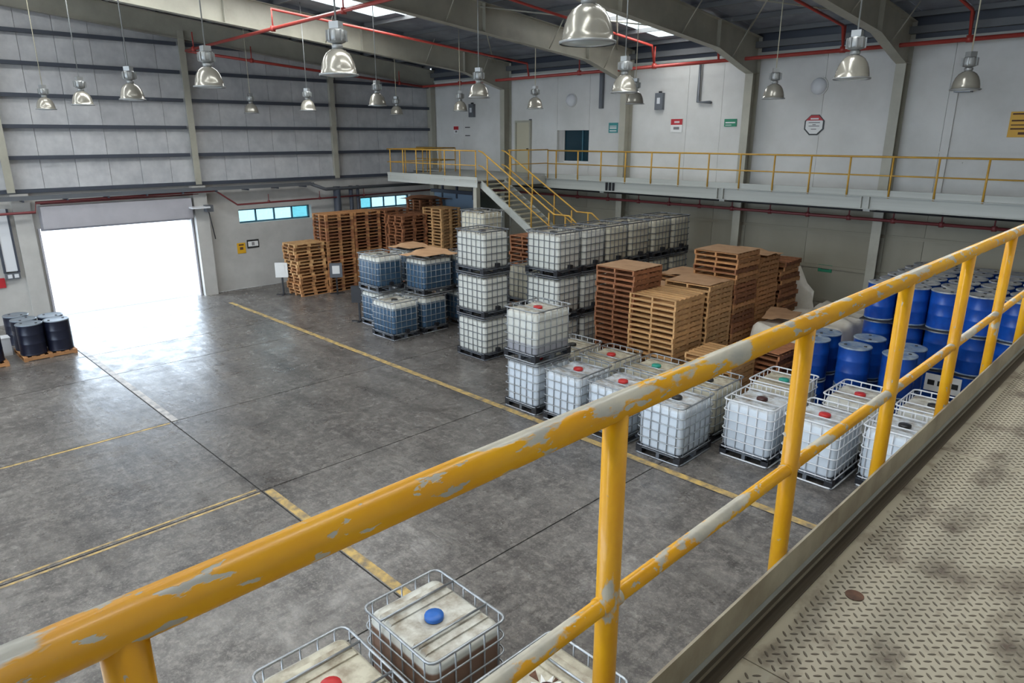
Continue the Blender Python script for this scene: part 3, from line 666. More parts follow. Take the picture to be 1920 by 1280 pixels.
railing('short yellow railing right of the stair head', [(-18.55, 18.25), (-18.55, EB - .03)], [(-18.55, 18.3), (-18.55, 19.3), (-18.55, EB - .03)], 4.5, 1.0, 'yellow_far', .022)

# stair: flight to a mid landing, then a second flight towards the back wall
st = thing('staircase', 'grey steel staircase with yellow handrails descending from the landing', 'staircase', (-18.7, 17.6, 0))
SX0, SY0, SY1, SLP, MZ = -18.7, 17.0, 18.15, .585, 2.5
SX1 = SX0 + (4.5 - MZ) / SLP
def sb(mb, name, m): return mb.build(name, m, st, (18.7, -17.6, 0))
for yy in (SY0, SY1):
    sb(MB().prism([(SX0, 4.5), (SX1, MZ), (SX1, MZ - .28), (SX0, 4.22)], 'y', yy - .03, yy + .03), 'stringer', 'beam')
nst = 14
for i in range(nst):
    z = 4.5 - (i + 1) * (4.5 - MZ) / (nst + 1); x = SX0 + (4.5 - z) / SLP
    bar('tread', 'tread', st, x - .17 + 18.7, x + .13 + 18.7, SY0 - 17.6 + .03, SY1 - 17.6 - .03, z - .035, z)
bar('mid_landing', 'tread', st, SX1 + 18.7, SX1 + 18.7 + 1.2, SY0 - 17.6, SY1 - 17.6, MZ - .08, MZ)
for (xx, yy) in ((SX1 + .08, SY0 + .05), (SX1 + 1.1, SY0 + .05), (SX1 + 1.1, SY1 - .05), (SX1 + .08, SY1 - .05)):
    bar('landing_leg', 'beam', st, xx + 18.7 - .05, xx + 18.7 + .05, yy - 17.6 - .05, yy - 17.6 + .05, 0, MZ - .08)
for xx in (SX1 + .05, SX1 + 1.15):
    sb(MB().prism([(SY1, MZ), (21.6, .1), (21.6, -.0), (21.35, 0), (SY1, MZ - .28)], 'x', xx - .03, xx + .03), 'stringer', 'beam')
for i in range(13):
    z = MZ - (i + 1) * MZ / 14; yv = SY1 + (MZ - z) / MZ * 3.4
    bar('tread', 'tread', st, SX1 + .08 + 18.7, SX1 + 1.12 + 18.7, yv - 17.6 - .14, yv - 17.6 + .14, z - .035, z)
for yy in (SY0, SY1):
    pts = [(SX0 - .1, yy, 5.5), (SX0 + .1, yy, 5.45), (SX1 + .1, yy, MZ + 1.05), (SX1 + .75, yy, MZ + 1.05), (SX1 + 1.15, yy, MZ + .78)]
    sb(MB().tube(pts, .026, 8), 'handrail', 'yellow_far')
    sb(MB().tube([(p[0], p[1], p[2] - .5) for p in pts[:4]], .02, 8), 'mid_handrail', 'yellow_far')
    for q in (.35, 1.45, 2.5, 3.3):
        z = 4.5 - q * SLP
        sb(MB().tube([(SX0 + q, yy, z - .05), (SX0 + q, yy, z + 1.02)], .024, 8), 'baluster', 'yellow_far')
    sb(MB().tube([(SX1 + .6, yy, MZ), (SX1 + .6, yy, MZ + 1.05)], .024, 8), 'baluster', 'yellow_far')

# ================================================================== HIGH-BAY LAMPS
dome_prof = [(.262, 0), (.262, .012), (.245, .02), (.238, .08), (.222, .15), (.195, .22), (.155, .28), (.10, .32), (.06, .335)]
lamp_mesh = {
 'dome': MB().lathe(dome_prof, 32, cap0=False, cap1=True).mesh('dome', 'dome'),
 'rim': MB().lathe([(.262, -.012), (.27, -.006), (.27, .012), (.255, .016), (.25, -.008)], 32, cap0=False, cap1=False).mesh('rim_ring', 'gear'),
 'lens': MB().lathe([(.25, -.004), (.15, -.02), (.001, -.026)], 32, cap0=False, cap1=False).mesh('lens', 'lens'),
 'neck': MB().lathe([(.06, .33), (.075, .35), (.075, .39), (.055, .40)], 16).mesh('neck', 'gear'),
 'gear': MB().lathe([(.05, .40), (.115, .42), (.125, .46), (.125, .55), (.11, .58), (.05, .60)], 16).mesh('gear_housing', 'gear'),
 'box': MB().box(-.07, .07, -.07, .07, .59, .68).mesh('junction_box', 'gear'),
}
fin = MB()
lamp_mesh['fin'] = fin.box(.11, .145, -.008, .008, .43, .57).mesh('cooling_fin', 'gear')
LAMPS = [
 (-25.04, 5.4, 6.76, 'leftmost hanging lamp of the near row'), (-21.16, 5.4, 6.77, 'second hanging lamp from the left in the near row'),
 (-17.29, 5.4, 6.77, 'third hanging lamp from the left in the near row'), (-13.1, 5.4, 6.84, 'fourth hanging lamp from the left in the near row'),
 (-8.94, 5.5, 6.81, 'fifth hanging lamp of the near row below the red crossing pipe'), (-4.48, 5.45, 6.84, 'largest and nearest hanging lamp at top centre'),
 (-25.64, 12, 6.81, 'small hanging lamp before the foil wall, middle row, farthest left'), (-21.52, 12, 6.8, 'second hanging lamp from the left in the middle row'),
 (-17.56, 12, 6.84, 'third hanging lamp from the left in the middle row'), (-13.23, 12, 6.9, 'hanging lamp in front of the rafter knee at the stair head'),
 (-8.88, 12, 6.84, 'hanging lamp overlapping a smaller one before the second column'), (-4.32, 11.6, 6.84, 'large hanging lamp right of the octagonal sign'),
 (-23.59, 17, 6.81, 'smallest hanging lamp on a pale rod near the wall corner'), (-19.74, 17, 6.86, 'hanging lamp beside the loudspeaker above the landing'),
 (-16.07, 17, 6.85, 'hanging lamp above the beige door'), (-12.19, 17, 6.87, 'smaller hanging lamp behind the overlapping pair'),
 (-8.02, 16.8, 6.86, 'hanging lamp left of the round vent dome'), (-3.88, 16.2, 6.86, 'rightmost hanging lamp')]
for (x, yv, z, l) in LAMPS:
    t = thing('high_bay_lamp', l + ', silver dome', 'hanging lamp', (x, yv, z), random.uniform(0, 1), 'high bay lamps')
    put('dome', lamp_mesh['dome'], t); put('rim_ring', lamp_mesh['rim'], t); put('lens', lamp_mesh['lens'], t); put('neck', lamp_mesh['neck'], t)
    gh = put('gear_housing', lamp_mesh['gear'], t); put('junction_box', lamp_mesh['box'], t)
    for k in range(10): put('cooling_fin', lamp_mesh['fin'], gh, rotz=2 * math.pi * k / 10)
    MB().tube([(0, 0, .66), (0, 0, roof_z(yv) - z + .135)], .012, 6).build('suspension_rod', 'door_beige' if yv > 16 or x < -25 else 'gear', t)

# ================================================================== NEAR WALKWAY
DZ = 4.5
wk = thing('walkway', 'beige chequer-plate walkway in the right foreground', 'walkway', (0, 5, DZ))
def wp(name, m, *b): return bar(name, m, wk, b[0], b[1], b[2] - 5, b[3] - 5, b[4] - DZ, b[5] - DZ)
seams = [-2.3, -.3, 1.70, 3.75, 5.8, 7.85, 9.9, 11.95, 14.0, 16.05, 18.1, EB]
for a, b in zip(seams[:-1], seams[1:]):
    wp('deck_plate', 'deck', -.74, EAST - .02, a + .002, b - .002, DZ - .008, DZ)
wp('deck_frame', 'under', -.76, EAST - .02, seams[0], EB, DZ - .05, DZ - .009)
wp('edge_channel', 'toe', -.795, -.765, seams[0], EB, DZ - .25, DZ + .02)
wp('toe_plate', 'toe', -.783, -.775, seams[0], EB, DZ + .02, DZ + .155)
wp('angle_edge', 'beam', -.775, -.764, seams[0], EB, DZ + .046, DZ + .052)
wp('angle_leg', 'grime_shade', -.775, -.765, seams[0], EB, DZ - .004, DZ + .046)  # dark leg and foot: grime plus the shade of the gap, in the colour
wp('angle_foot', 'grime_shade', -.765, -.728, seams[0], EB, DZ - .004, DZ + .004)
for q in (seams[0], 3.0, 8.0, 13.0, 18.0): wp('joist', 'under', -.75, EAST - .02, q, q + .1, DZ - .3, DZ - .05)
# raised studs of the chequer plate, alternating in direction
stud = MB()
n = 8
pr = [(.0142 * math.cos(2 * math.pi * i / n), .0046 * math.sin(2 * math.pi * i / n)) for i in range(n)]
stud.add([(a, b, 0) for a, b in pr] + [(a * .62, b * .55, .0022) for a, b in pr], [tuple(range(n, 2 * n))] + [(i, (i + 1) % n, n + (i + 1) % n, n + i) for i in range(n)])
stud_me = stud.mesh('tread_stud', 'stud')
far = MB(); cand = []
P = .0415
for i in range(int(-.70 / P) - 1, int(.6 / P)):
    for j in range(int(.6 / P), int(6.6 / P)):
        for q in (0, 1):
            x = (i + q * .5) * P; yv = (j + q * .5) * P
            if x < -.695 or (yv < 2.0 and x > .15): continue
            if any(abs(yv - e) < .02 for e in seams): continue
            cand.append((x, yv, q))
cand.sort(key=lambda c: (c[0] + .55) ** 2 + (c[1] - 1.75) ** 2)
for k, (x, yv, a) in enumerate(cand):
    ang = R(-45 if a else 45)
    if k < 300: put('tread_stud', stud_me, wk, (x, yv - 5, 0), ang)
    else:
        c_, s_ = math.cos(ang), math.sin(ang)
        far.add([(x + a_[0] * c_ - a_[1] * s_, yv - 5 + a_[0] * s_ + a_[1] * c_, a_[2]) for a_ in stud.v], stud.f)
stuff(far.build('tread_studs_beyond', 'stud', wk))
MB().lathe([(.03, 0), (.03, .001)], 14).build('rust_plug', 'rust', wk, (-.60, 2.24 - 5, .002))

gr = thing('guard_railing', 'thick chipped yellow guard railing of the near walkway', 'railing', (-.81, 3, DZ), 0, None)
RX, RZ = -.81, 5.45
MB().tube([(0, -5.2, RZ - DZ), (0, EB - 3, RZ - DZ)], .030, 20).build('top_rail', 'yellow_top', gr)
MB().tube([(0, -5.2, 4.965 - DZ), (0, EB - 3, 4.965 - DZ)], .0205, 16).build('mid_rail', 'yellow_mid', gr)
pm = MB().tube([(0, 0, -.22), (0, 0, RZ - DZ)], .0275, 20).mesh('post', 'yellow')
collar = MB().tube([(0, -.035, 4.965 - DZ), (0, .035, 4.965 - DZ)], .0235, 16).mesh('weld_collar', 'yellow')
yp = -1.77
while yp < EB - .3:
    p = put('post', pm, gr, (0, yp - 3, 0)); put('weld_collar', collar, p); yp += .962

# ================================================================== IBC TANKS
IL, IW, IH = 1.24, 1.04, 1.20
def rr(hx, hy, r, z, n=4):
    o = []
    for cx_, cy_, a0 in ((hx - r, hy - r, 0), (-hx + r, hy - r, 90), (-hx + r, -hy + r, 180), (hx - r, -hy + r, 270)):
        for i in range(n + 1):
            a = R(a0 + 90 * i / n); o.append((cx_ + r * math.cos(a), cy_ + r * math.sin(a), z))
    return o
def tank_mesh(m):
    mb = MB(); rings = [rr(.54, .44, .06, .17), rr(.565, .465, .09, .24), rr(.57, .47, .1, .6), rr(.565, .465, .1, 1.02), rr(.545, .445, .09, 1.08), rr(.50, .40, .07, 1.105), rr(.17, .17, .15, 1.105), rr(.15, .15, .14, 1.09)]
    v = [p for q in rings for p in q]; n = len(rings[0]); f = []
    for i in range(len(rings) - 1):
        for j in range(n): f.append((i * n + j, i * n + (j + 1) % n, (i + 1) * n + (j + 1) % n, (i + 1) * n + j))
    f.append(tuple(range(n))[::-1]); f.append(tuple((len(rings) - 1) * n + j for j in range(n)))
    mb.add(v, f, True); return mb.mesh('tank', m)
ring = lambda r, z: MB().tube(rr(.60, .50, .09, z, 3), r, 6, closed=True)
IB = {k: tank_mesh(k) for k in ('tank', 'tank_aged', 'tank_cool', 'tank_blue', 'tank_grey', 'tank_brown')}
def rib_mesh(m): return MB().prism([(-.42, 1.10), (.42, 1.10), (.40, 1.125), (-.40, 1.125)], 'x', -.045, .045).mesh('top_rib', m)
RIB = {k: rib_mesh(k) for k in IB}
def cage_set(m):
    return dict(ring=ring(.011, 0).mesh('cage_ring', m), top=ring(.016, 0).mesh('cage_top_ring', m),
                up=MB().tube([(0, 0, .16), (0, 0, 1.17)], .010, 6).mesh('cage_upright', m),
                cross=MB().tube([(0, -.5, 1.165), (0, .5, 1.165)], .013, 6).mesh('cross_bar', m))
CAGE = {'galv': cage_set('galv'), 'galv_dark': cage_set('galv_dark'), 'tray_white': cage_set('tray_white')}
def base_runner(m):
    mb = MB().box(-.6, .6, -.035, .035, 0, .025)
    for q in (-.53, 0, .53): mb.box(q - .05, q + .05, -.035, .035, .025, .13)
    return mb.mesh('base_runner', m)
RUN = {'galv': base_runner('galv_dark'), 'dark': base_runner('dark'), 'wood': base_runner('wood')}
CAPM = {k: MB().lathe([(.105, 1.10), (.105, 1.13), (.1, 1.145), (.03, 1.15), (.001, 1.15)], 16, cap0=False).mesh('cap', k) for k in ('cap_red', 'cap_green', 'cap_blue', 'cap_dark', 'cap_black')}
def ibc(x, yv, z, label, tank='tank', cap='cap_black', cage='galv', base='galv', along='y', group='intermediate bulk tanks', capoff=(0, 0), jit=True):
    rz = (math.pi / 2 if along == 'y' else 0) + (random.uniform(-.02, .02) if jit else 0)
    t = thing('bulk_tank', label, 'bulk container', (x, yv, z), rz, group)
    tk = put('tank', IB[tank], t)
    for q in (-.36, -.24, .24, .36): put('top_rib', RIB[tank], tk, (q, 0, 0))
    put('cap', CAPM[cap], tk, (capoff[0], capoff[1], 0))
    cs = CAGE[cage]
    for q in (.19, .38, .57, .76, .95): put('cage_ring', cs['ring'], t, (0, 0, q))
    put('cage_top_ring', cs['top'], t, (0, 0, 1.165)); put('base_ring', cs['top'], t, (0, 0, .02))
    for s in (-1, 1):
        for q in (-.48, -.29, -.1, .1, .29, .48): put('cage_upright', cs['up'], t, (q, s * .49, 0))
        for q in (-.38, -.19, 0, .19, .38): put('cage_upright', cs['up'], t, (s * .59, q, 0))
    for q in (-.28, .28): put('cross_bar', cs['cross'], t, (q, 0, 0))
    bar('base_deck', 'galv_dark' if base != 'wood' else 'wood', t, -.59, .59, -.49, .49, .13, .155)
    for q in (-.44, 0, .44): put('base_runner', RUN[base], t, (0, q, 0))
    for sx in (-1, 1):
        for sy in (-1, 1): bar('corner_guard', 'dark', t, sx * .52 - .07, sx * .52 + .07, sy * .425 - .07, sy * .425 + .07, .03, .20)
    vb = bar('outlet_valve', 'dark', t, .56, .66, -.06, .06, .2, .30)
    return t
fg = 'bulk tanks in the front rows'
ibc(-10.27, 11.05, 0, 'lower caged tank at the left end of the front row', 'tank_cool', 'cap_red', group=fg)
ibc(-10.28, 11.03, IH, 'white caged tank stacked alone on the left end of the front row', 'tank_grey', 'cap_red', group=fg)
ibc(-9.12, 11.1, 0, 'red-capped tank second in the front row, dusty top', 'tank_cool', 'cap_red', group=fg)
ibc(-7.95, 11.15, 0, 'red-capped tank third in the front row behind the yellow rail', 'tank_cool', 'cap_red', group=fg)
ibc(-6.66, 11.15, 0, 'tank at the right end of the front row beside the aisle', 'tank_cool', 'cap_black', group=fg)
ibc(-10.42, 12.42, 0, 'tank behind the stacked one with black cap', 'tank_aged', 'cap_black', group=fg)
ibc(-9.25, 12.45, 0, 'red-capped tank in the second row before the pallets', 'tank_aged', 'cap_red', group=fg)
ibc(-8.04, 12.5, 0, 'green-capped tank in the second row below the pale pallet stack', 'tank_aged', 'cap_green', group=fg)
ibc(-6.75, 12.5, 0, 'cream tank behind the right end of the front row', 'tank_aged', 'cap_black', group=fg)
ibc(-5.45, 12.25, 0, 'white-framed tank with dark red cap standing right of the gap', 'tank_cool', 'cap_dark', 'tray_white', group=fg)
ibc(-4.27, 12.3, 0, 'white-framed red-capped tank behind the third railing post', 'tank_cool', 'cap_red', 'tray_white', group=fg)
ibc(-3.08, 12.8, 0, 'dusty tank half hidden by the walkway edge', 'tank_cool', 'cap_black', 'tray_white', group=fg)
ibc(-5.63, 13.6, 0, 'green-capped tank behind the white-framed tank', 'tank_aged', 'cap_green', 'tray_white', group=fg)
ibc(-4.2, 13.85, 0, 'red-capped tank in front of the low blue drums', 'tank', 'cap_red', 'tray_white', group=fg)
ibc(-3.0, 14.2, 0, 'farthest right tank with ribbed top beside the walkway edge', 'tank', 'cap_black', 'tray_white', group=fg)
ng = 'bulk tanks below the near railing'
ibc(-4.97, 3.77, 0, 'brown-filled tank with blue cap below the railing', 'tank_brown', 'cap_blue', 'galv', along='x', group=ng)
ibc(-4.88, 2.48, 0, 'cream tank with orange-red cap at the bottom edge', 'tank_aged', 'cap_red', 'galv', along='x', group=ng)
ibc(-3.42, 3.85, 0, 'tank with torn stained top behind the nearest post', 'tank_aged', 'cap_dark', 'galv', along='y', group=ng)
torn = [o_ for o_ in C.objects if o_.get('label', '').startswith('tank with torn')][0]
star = []
for i in range(18):
    a_ = 2 * math.pi * i / 18; r_ = (.20 if i % 2 else .09) * random.uniform(.8, 1.25); star.append((.02 + r_ * math.cos(a_), .05 + r_ * .8 * math.sin(a_)))
MB().prism(star, 'z', 1.107, 1.112).build('torn_patch', 'sign_white', torn)
for i in range(5):
    a_ = i * 1.3; MB().prism([(.02 + .1 * math.cos(a_), .05 + .1 * math.sin(a_)), (.02 + .28 * math.cos(a_ - .12), .05 + .24 * math.sin(a_ - .12)), (.02 + .24 * math.cos(a_ + .2), .05 + .22 * math.sin(a_ + .2))], 'z', 1.106, 1.110).build('stain', 'rust', torn)
for k, n_ in enumerate(('bottom', 'middle', 'top')):
    ibc(-14.05, 12.8, IH * k, n_ + ' tank of the three-high white tower left of centre', 'tank', 'cap_black', 'galv_dark', 'dark', 'x', 'three-high tank tower')
RY = ['nearest', 'second', 'third', 'fourth', 'fifth', 'farthest']
for i in range(6):
    for k, n_ in enumerate(('bottom', 'middle', 'top')):
        ibc(-12.47, 13.97 + i * 1.07 + (.1 if i > 3 else 0), IH * k, '%s tank of the %s stack in the tall row running to the wall' % (n_, RY[i]), 'tank' if i < 2 else 'tank_aged', 'cap_black', 'galv_dark', 'dark' if k else 'galv', 'x', 'tall row of white tanks')
bgp = 'blue-filled tanks'
ibc(-17.42, 12.15, 0, 'front blue-filled tank on the floor with cream top', 'tank_blue', 'cap_black', 'galv', along='x', group=bgp)
ibc(-17.42, 13.3, 0, 'blue-filled tank on the floor behind the front one', 'tank_blue', 'cap_black', 'galv', along='x', group=bgp)
ibc(-18.85, 12.7, 0, 'blue-filled tank on the floor beside the black sign post', 'tank_blue', 'cap_black', 'galv', along='x', group=bgp)
ibc(-18.85, 12.65, IH, 'left upper blue-filled tank of the blue group', 'tank_blue', 'cap_black', 'galv', along='x', group=bgp)
ibc(-17.38, 13.5, IH, 'upper blue-filled tank covered by a brown board', 'tank_blue', 'cap_black', 'galv', along='y', group=bgp)
ibc(-17.42, 14.8, 0, 'lower blue-filled tank at the back next to the white tower', 'tank_blue', 'cap_black', 'galv', along='x', group=bgp)
ibc(-17.30, 14.85, IH, 'upper blue-filled tank at the back next to the white tower', 'tank_blue', 'cap_black', 'galv_dark', along='y', group=bgp)
ibc(-19.0, 14.0, 0, 'lower blue-filled tank behind the left pair', 'tank_blue', 'cap_black', 'galv', along='x', group=bgp)
ibc(-19.0, 14.0, IH, 'upper tank behind the left pair with cardboard on top', 'tank_blue', 'cap_black', 'galv', along='x', group=bgp)
for k, n_ in enumerate(('bottom', 'middle', 'top')):
    ibc(-17.75, 16.15, IH * k, n_ + ' cream tank of the stack at the foot of the stair landing', 'tank_aged', 'cap_black', 'galv', 'galv', 'x', 'cream tank stack by the landing')
for k, n_ in enumerate(('lower', 'upper')):
    ibc(-13.95, 14.7, IH * k, n_ + ' cream tank glimpsed between the tower and the tall row', 'tank_aged', 'cap_black', 'galv_dark', 'galv', 'x', 'cream tanks in the gap')

# ================================================================== PALLETS
PH = .128
def pallet_parts(t, wood, L=1.2, Wd=1.05, boards=7, bottom=3):
    """stringers along local y (solid long sides); openings seen from the ends"""
    for q in (-.5, 0, .5):
        xx = q * (Wd - .045); bar('stringer', wood, t, xx - .0225, xx + .0225, -L / 2, L / 2, .018, .104)
    st_ = (L - .1) / (boards - 1)
    for i in range(boards):
        yv = -L / 2 + .05 + st_ * i; bar('top_board', wood, t, -Wd / 2, Wd / 2, yv - .048, yv + .048, .104, .124)
    for i in range(bottom):
        yv = -L / 2 + .05 + (L - .1) / (bottom - 1) * i; bar('bottom_board', wood, t, -Wd / 2, Wd / 2, yv - .048, yv + .048, 0, .018)
def block_meshes(m):
    L, Wd = 1.24, 1.02
    row = MB().box(-.05, .05, -L / 2, L / 2, 0, .018)
    for q in (-.57, 0, .57): row.box(-.05, .05, q - .05, q + .05, .018, .09)
    dk = MB()
    for q in (-.57, 0, .57): dk.box(-Wd / 2, Wd / 2, q - .05, q + .05, .09, .106)
    for i in range(7): xx = -Wd / 2 + .05 + (Wd - .1) / 6 * i; dk.box(xx - .046, xx + .046, -L / 2, L / 2, .106, .124)
    return row.mesh('block_runner', m), dk.mesh('top_deck', m)
BLK = {m: block_meshes(m) for m in ('wood', 'wood_red', 'wood_pale')}
def stack(desc, n, x, yv, kind='A', wood='wood', group=None, rot=0., mess=.012, L=1.2, Wd=1.05, woods=None, lean=(0, 0), order='pallet'):
    for i in range(n):
        k = n - i
        nm = ('top' if k == 1 else ORD[k]) + ' pallet from the top of ' if k > 1 else 'top pallet of '
        lab = (('%s pallet down in ' % ORD[k]) if k > 1 else 'top pallet of ') + desc
        f_ = i / max(1, n - 1)
        t = thing('pallet', lab, 'pallet', (x + random.uniform(-mess, mess) + lean[0] * f_, yv + random.uniform(-mess, mess) + lean[1] * f_, i * PH),
                  rot + random.uniform(-mess, mess) * 1.2, group)
        wd = wood if not woods else random.choice(woods)
        if kind == 'A': pallet_parts(t, wd, L, Wd)
        else:
            rw, dk = BLK[wd]
            for q in (-.46, 0, .46): put('block_runner', rw, t, (q, 0, 0))
            put('top_deck', dk, t)
    return n * PH
def card(label, x, yv, z, sx, sy, rz=0, m='card', curl=.03, cat='sheet', name='cover_sheet'):
    mb = MB(); n = 6; v = []; 
    for j in range(n + 1):
        for i in range(n + 1):
            u, w_ = i / n - .5, j / n - .5
            v.append((u * sx, w_ * sy, .006 + curl * (max(abs(u), abs(w_)) * 2) ** 3 * (-1 if (u * w_) > 0 else .4) * .5 + curl * .5))
    N2 = len(v); v += [(a, b, c_ + .008) for a, b, c_ in v]; f = []
    for j in range(n):
        for i in range(n):
            a = j * (n + 1) + i; q = (a, a + 1, a + n + 2, a + n + 1); f.append(q[::-1]); f.append(tuple(N2 + p for p in q))
    for i in range(n):
        for a, b in ((i, i + 1), (n * (n + 1) + i + 1, n * (n + 1) + i), ((i + 1) * (n + 1), i * (n + 1)), (i * (n + 1) + n, (i + 1) * (n + 1) + n)):
            f.append((a, b, N2 + b, N2 + a))
    return tag(mb.add(v, f).build(name, m, None, (x, yv, z), rz), label, cat, 'cover sheets')
PA = 'pallets in the central stacks'
h = stack('the dark-edged stack left of the pale pallet stack', 23, -9.92, 13.95, 'A', 'wood_red', PA, 0, .02, 1.15, 1.15)
card('brown cardboard sheet on the stack left of the pale pallets', -9.92, 13.95, h, 1.15, 1.15, 0, 'card', .0)
stack('the pale pallet stack with slatted top', 19, -8.80, 13.95, 'A', 'wood_pale', PA, 0, .008, 1.25, 1.28)
h = stack('the card-topped stack behind the pale pallets', 20, -8.72, 15.25, 'A', 'wood_pale', PA, 0, .012, 1.15, 1.25)
card('cardboard sheet on the stack behind the pale pallets', -8.72, 15.25, h, 1.2, 1.1, 0, 'card', .02)
h = stack('the tallest central stack with open fork slots', 25, -8.68, 16.48, 'A', 'wood', PA, 0, .015, 1.15, 1.22, ['wood', 'wood_red'])
card('brown board on the tallest central stack', -8.68, 16.48, h, 1.2, 1.12, 0, 'card', .0)
h = stack('the orange stack behind the tallest central one', 23, -8.68, 17.72, 'A', 'wood', PA, 0, .015, 1.15, 1.2)
card('warped grey-brown board on the orange stack', -8.62, 17.8, h, 1.25, 1.1, .06, 'card', .09)
stack('the untidy stack of crooked pallets nearest the white sheeting', 21, -8.55, 19.0, 'A', 'wood_red', PA, 0, .05, 1.1, 1.05, ['wood_red', 'wood'])
stack('the low slatted stack right of the pale pallets', 10, -7.30, 13.95, 'A', 'wood_pale', PA, .03, .01, 1.15, 1.15)
h = stack('the low reddish stack behind the green-capped tank', 10, -6.75, 15.2, 'A', 'wood_red', PA, -.06, .02, 1.15, 1.15)
card('brown sheet on the low reddish stack', -6.75, 15.2, h, 1.15, 1.2, -.06, 'wood_red', .04)
h = stack('the stack hidden between the tall tanks and central pallets', 17, -10.15, 15.4, 'A', 'wood', PA, 0, .015, 1.15, 1.05)
card('cardboard on the stack between tall tanks and central pallets', -10.15, 15.4, h, 1.15, 1.1, .05, 'card', .06)
h = stack('the back stack between the tall tanks and tallest pallets', 18, -10.1, 17.0, 'A', 'wood', PA, 0, .015, 1.15, 1.05)
card('sheet on the back stack between tall tanks and tallest pallets', -10.1, 17.0, h, 1.15, 1.15, -.05, 'card', .06)
stack('the reddish stack glimpsed between the two white tank towers', 23, -15.35, 16.2, 'A', 'wood_red', 'pallets behind the tanks', 0, .03, 1.0, 1.1)
PB = 'pallets stacked by the left wall'
stack('the shortest stack nearest the loading door', 16, -24.82, 13.27, 'B', 'wood_pale', PB, 0, .035, lean=(-.0, -.15), woods=['wood_pale', 'wood'])
stack('the tall stack behind the shortest one', 24, -24.75, 14.5, 'B', 'wood_pale', PB, 0, .012, woods=['wood', 'wood', 'wood_red'])
stack('the second tall stack along the left wall row', 24, -24.75, 15.78, 'B', 'wood_red', PB, 0, .012, woods=['wood', 'wood_red'])
stack('the third tall stack along the left wall row', 24, -24.55, 17.15, 'B', 'wood_red', PB, 0, .02)
stack('the dark stack between the wall row and the pale far stack', 23, -23.2, 17.0, 'B', 'wood_red', PB, 0, .03)
stack('the pale far stack beside the blue tanks', 25, -22.45, 18.2, 'B', 'wood_pale', PB, math.pi / 2, .01)
h = stack('the farthest stack below the second strip window', 26, -25.0, 19.3, 'B', 'wood_red', PB, 0, .02)
card('dark warped board on the farthest stack', -24.9, 19.3, h, 2.0, 1.3, .1, 'wood_red', .1)
stack('the shorter stack left of the pale far stack', 23, -23.75, 18.35, 'B', 'wood_red', PB, 0, .03)
card('curved brown board over the upper blue tank', -17.38, 13.55, IH * 2 - .01, 1.25, 1.5, .08, 'card', .10, 'sheet')
card('cardboard sheet on the back upper blue tank', -19.0, 14.05, IH * 2 - .01, 1.25, 1.1, .0, 'card', .08, 'sheet')

# ================================================================== DRUMS
def drum_meshes(body, lid):
    pr = [(.27, 0), (.285, .012), (.285, .05), (.284, .30), (.287, .312), (.287, .338), (.284, .35), (.284, .56), (.287, .572), (.287, .598), (.284, .61), (.283, .83), (.287, .845), (.287, .872), (.276, .874), (.272, .868)]
    return dict(body=MB().lathe([(a * 1.12, b) for a, b in pr], 28, cap1=False).mesh('drum_body', body), lid=MB().lathe([(.308, .862), (.308, .872), (.29, .873), (.275, .869), (.001, .869)], 28, cap0=False).mesh('lid', lid),
                ring=MB().lathe([(.32, .842), (.328, .85), (.328, .868), (.318, .877), (.306, .875)], 28, cap0=False, cap1=False).mesh('clamp_ring', lid),
                foot=MB().lathe([(.318, .002), (.324, .01), (.324, .03), (.318, .04)], 28, cap0=False, cap1=False).mesh('foot_ring', 'drum_blue_lid' if body != 'drum_navy' else body),
                bung=MB().lathe([(.032, .866), (.032, .882), (.001, .884)], 10, cap0=False).mesh('bung', 'cap_black'))
DR = {'blue': drum_meshes('drum_blue', 'drum_lid'), 'bluelid': drum_meshes('drum_blue', 'drum_blue_lid'), 'navy': drum_meshes('drum_navy', 'drum_navy_lid')}
def drum(x, yv, z, kind, label, group, s=1.0):
    t = thing('drum', label, 'drum', (x, yv, z), random.uniform(0, 6.28), group); d = DR[kind]
    b = put('drum_body', d['body'], t); lidd = put('lid', d['lid'], t); put('clamp_ring', d['ring'], t); put('foot_ring', d['foot'], t)
    for a in (0, math.pi): put('bung', d['bung'], lidd, (.19 * math.cos(a), .19 * math.sin(a), 0))
    return t
TIER = .905
rows = ['front', 'second', 'third', 'fourth', 'fifth', 'back']
cols = ['leftmost', 'second', 'third', 'fourth', 'fifth', 'rightmost']
for r_ in range(6):
    for c_ in range(6):
        x = -5.2 + c_ * .675 + (.02 if r_ % 2 else 0); yv = 17.62 + r_ * .675
        for k, n_ in enumerate(('bottom', 'middle', 'top')):
            if k < 2 and not (r_ == 0 or c_ == 0): continue
            drum(x + random.uniform(-.012, .012), yv + random.uniform(-.012, .012), k * TIER, 'blue', '%s-tier blue drum, %s row, %s from the left in the tall block' % (n_, rows[r_], cols[c_]) if cols[c_] not in ('leftmost', 'rightmost') else '%s-tier blue drum, %s row, %s in the tall block' % (n_, rows[r_], cols[c_]), 'blue drums in the tall block')
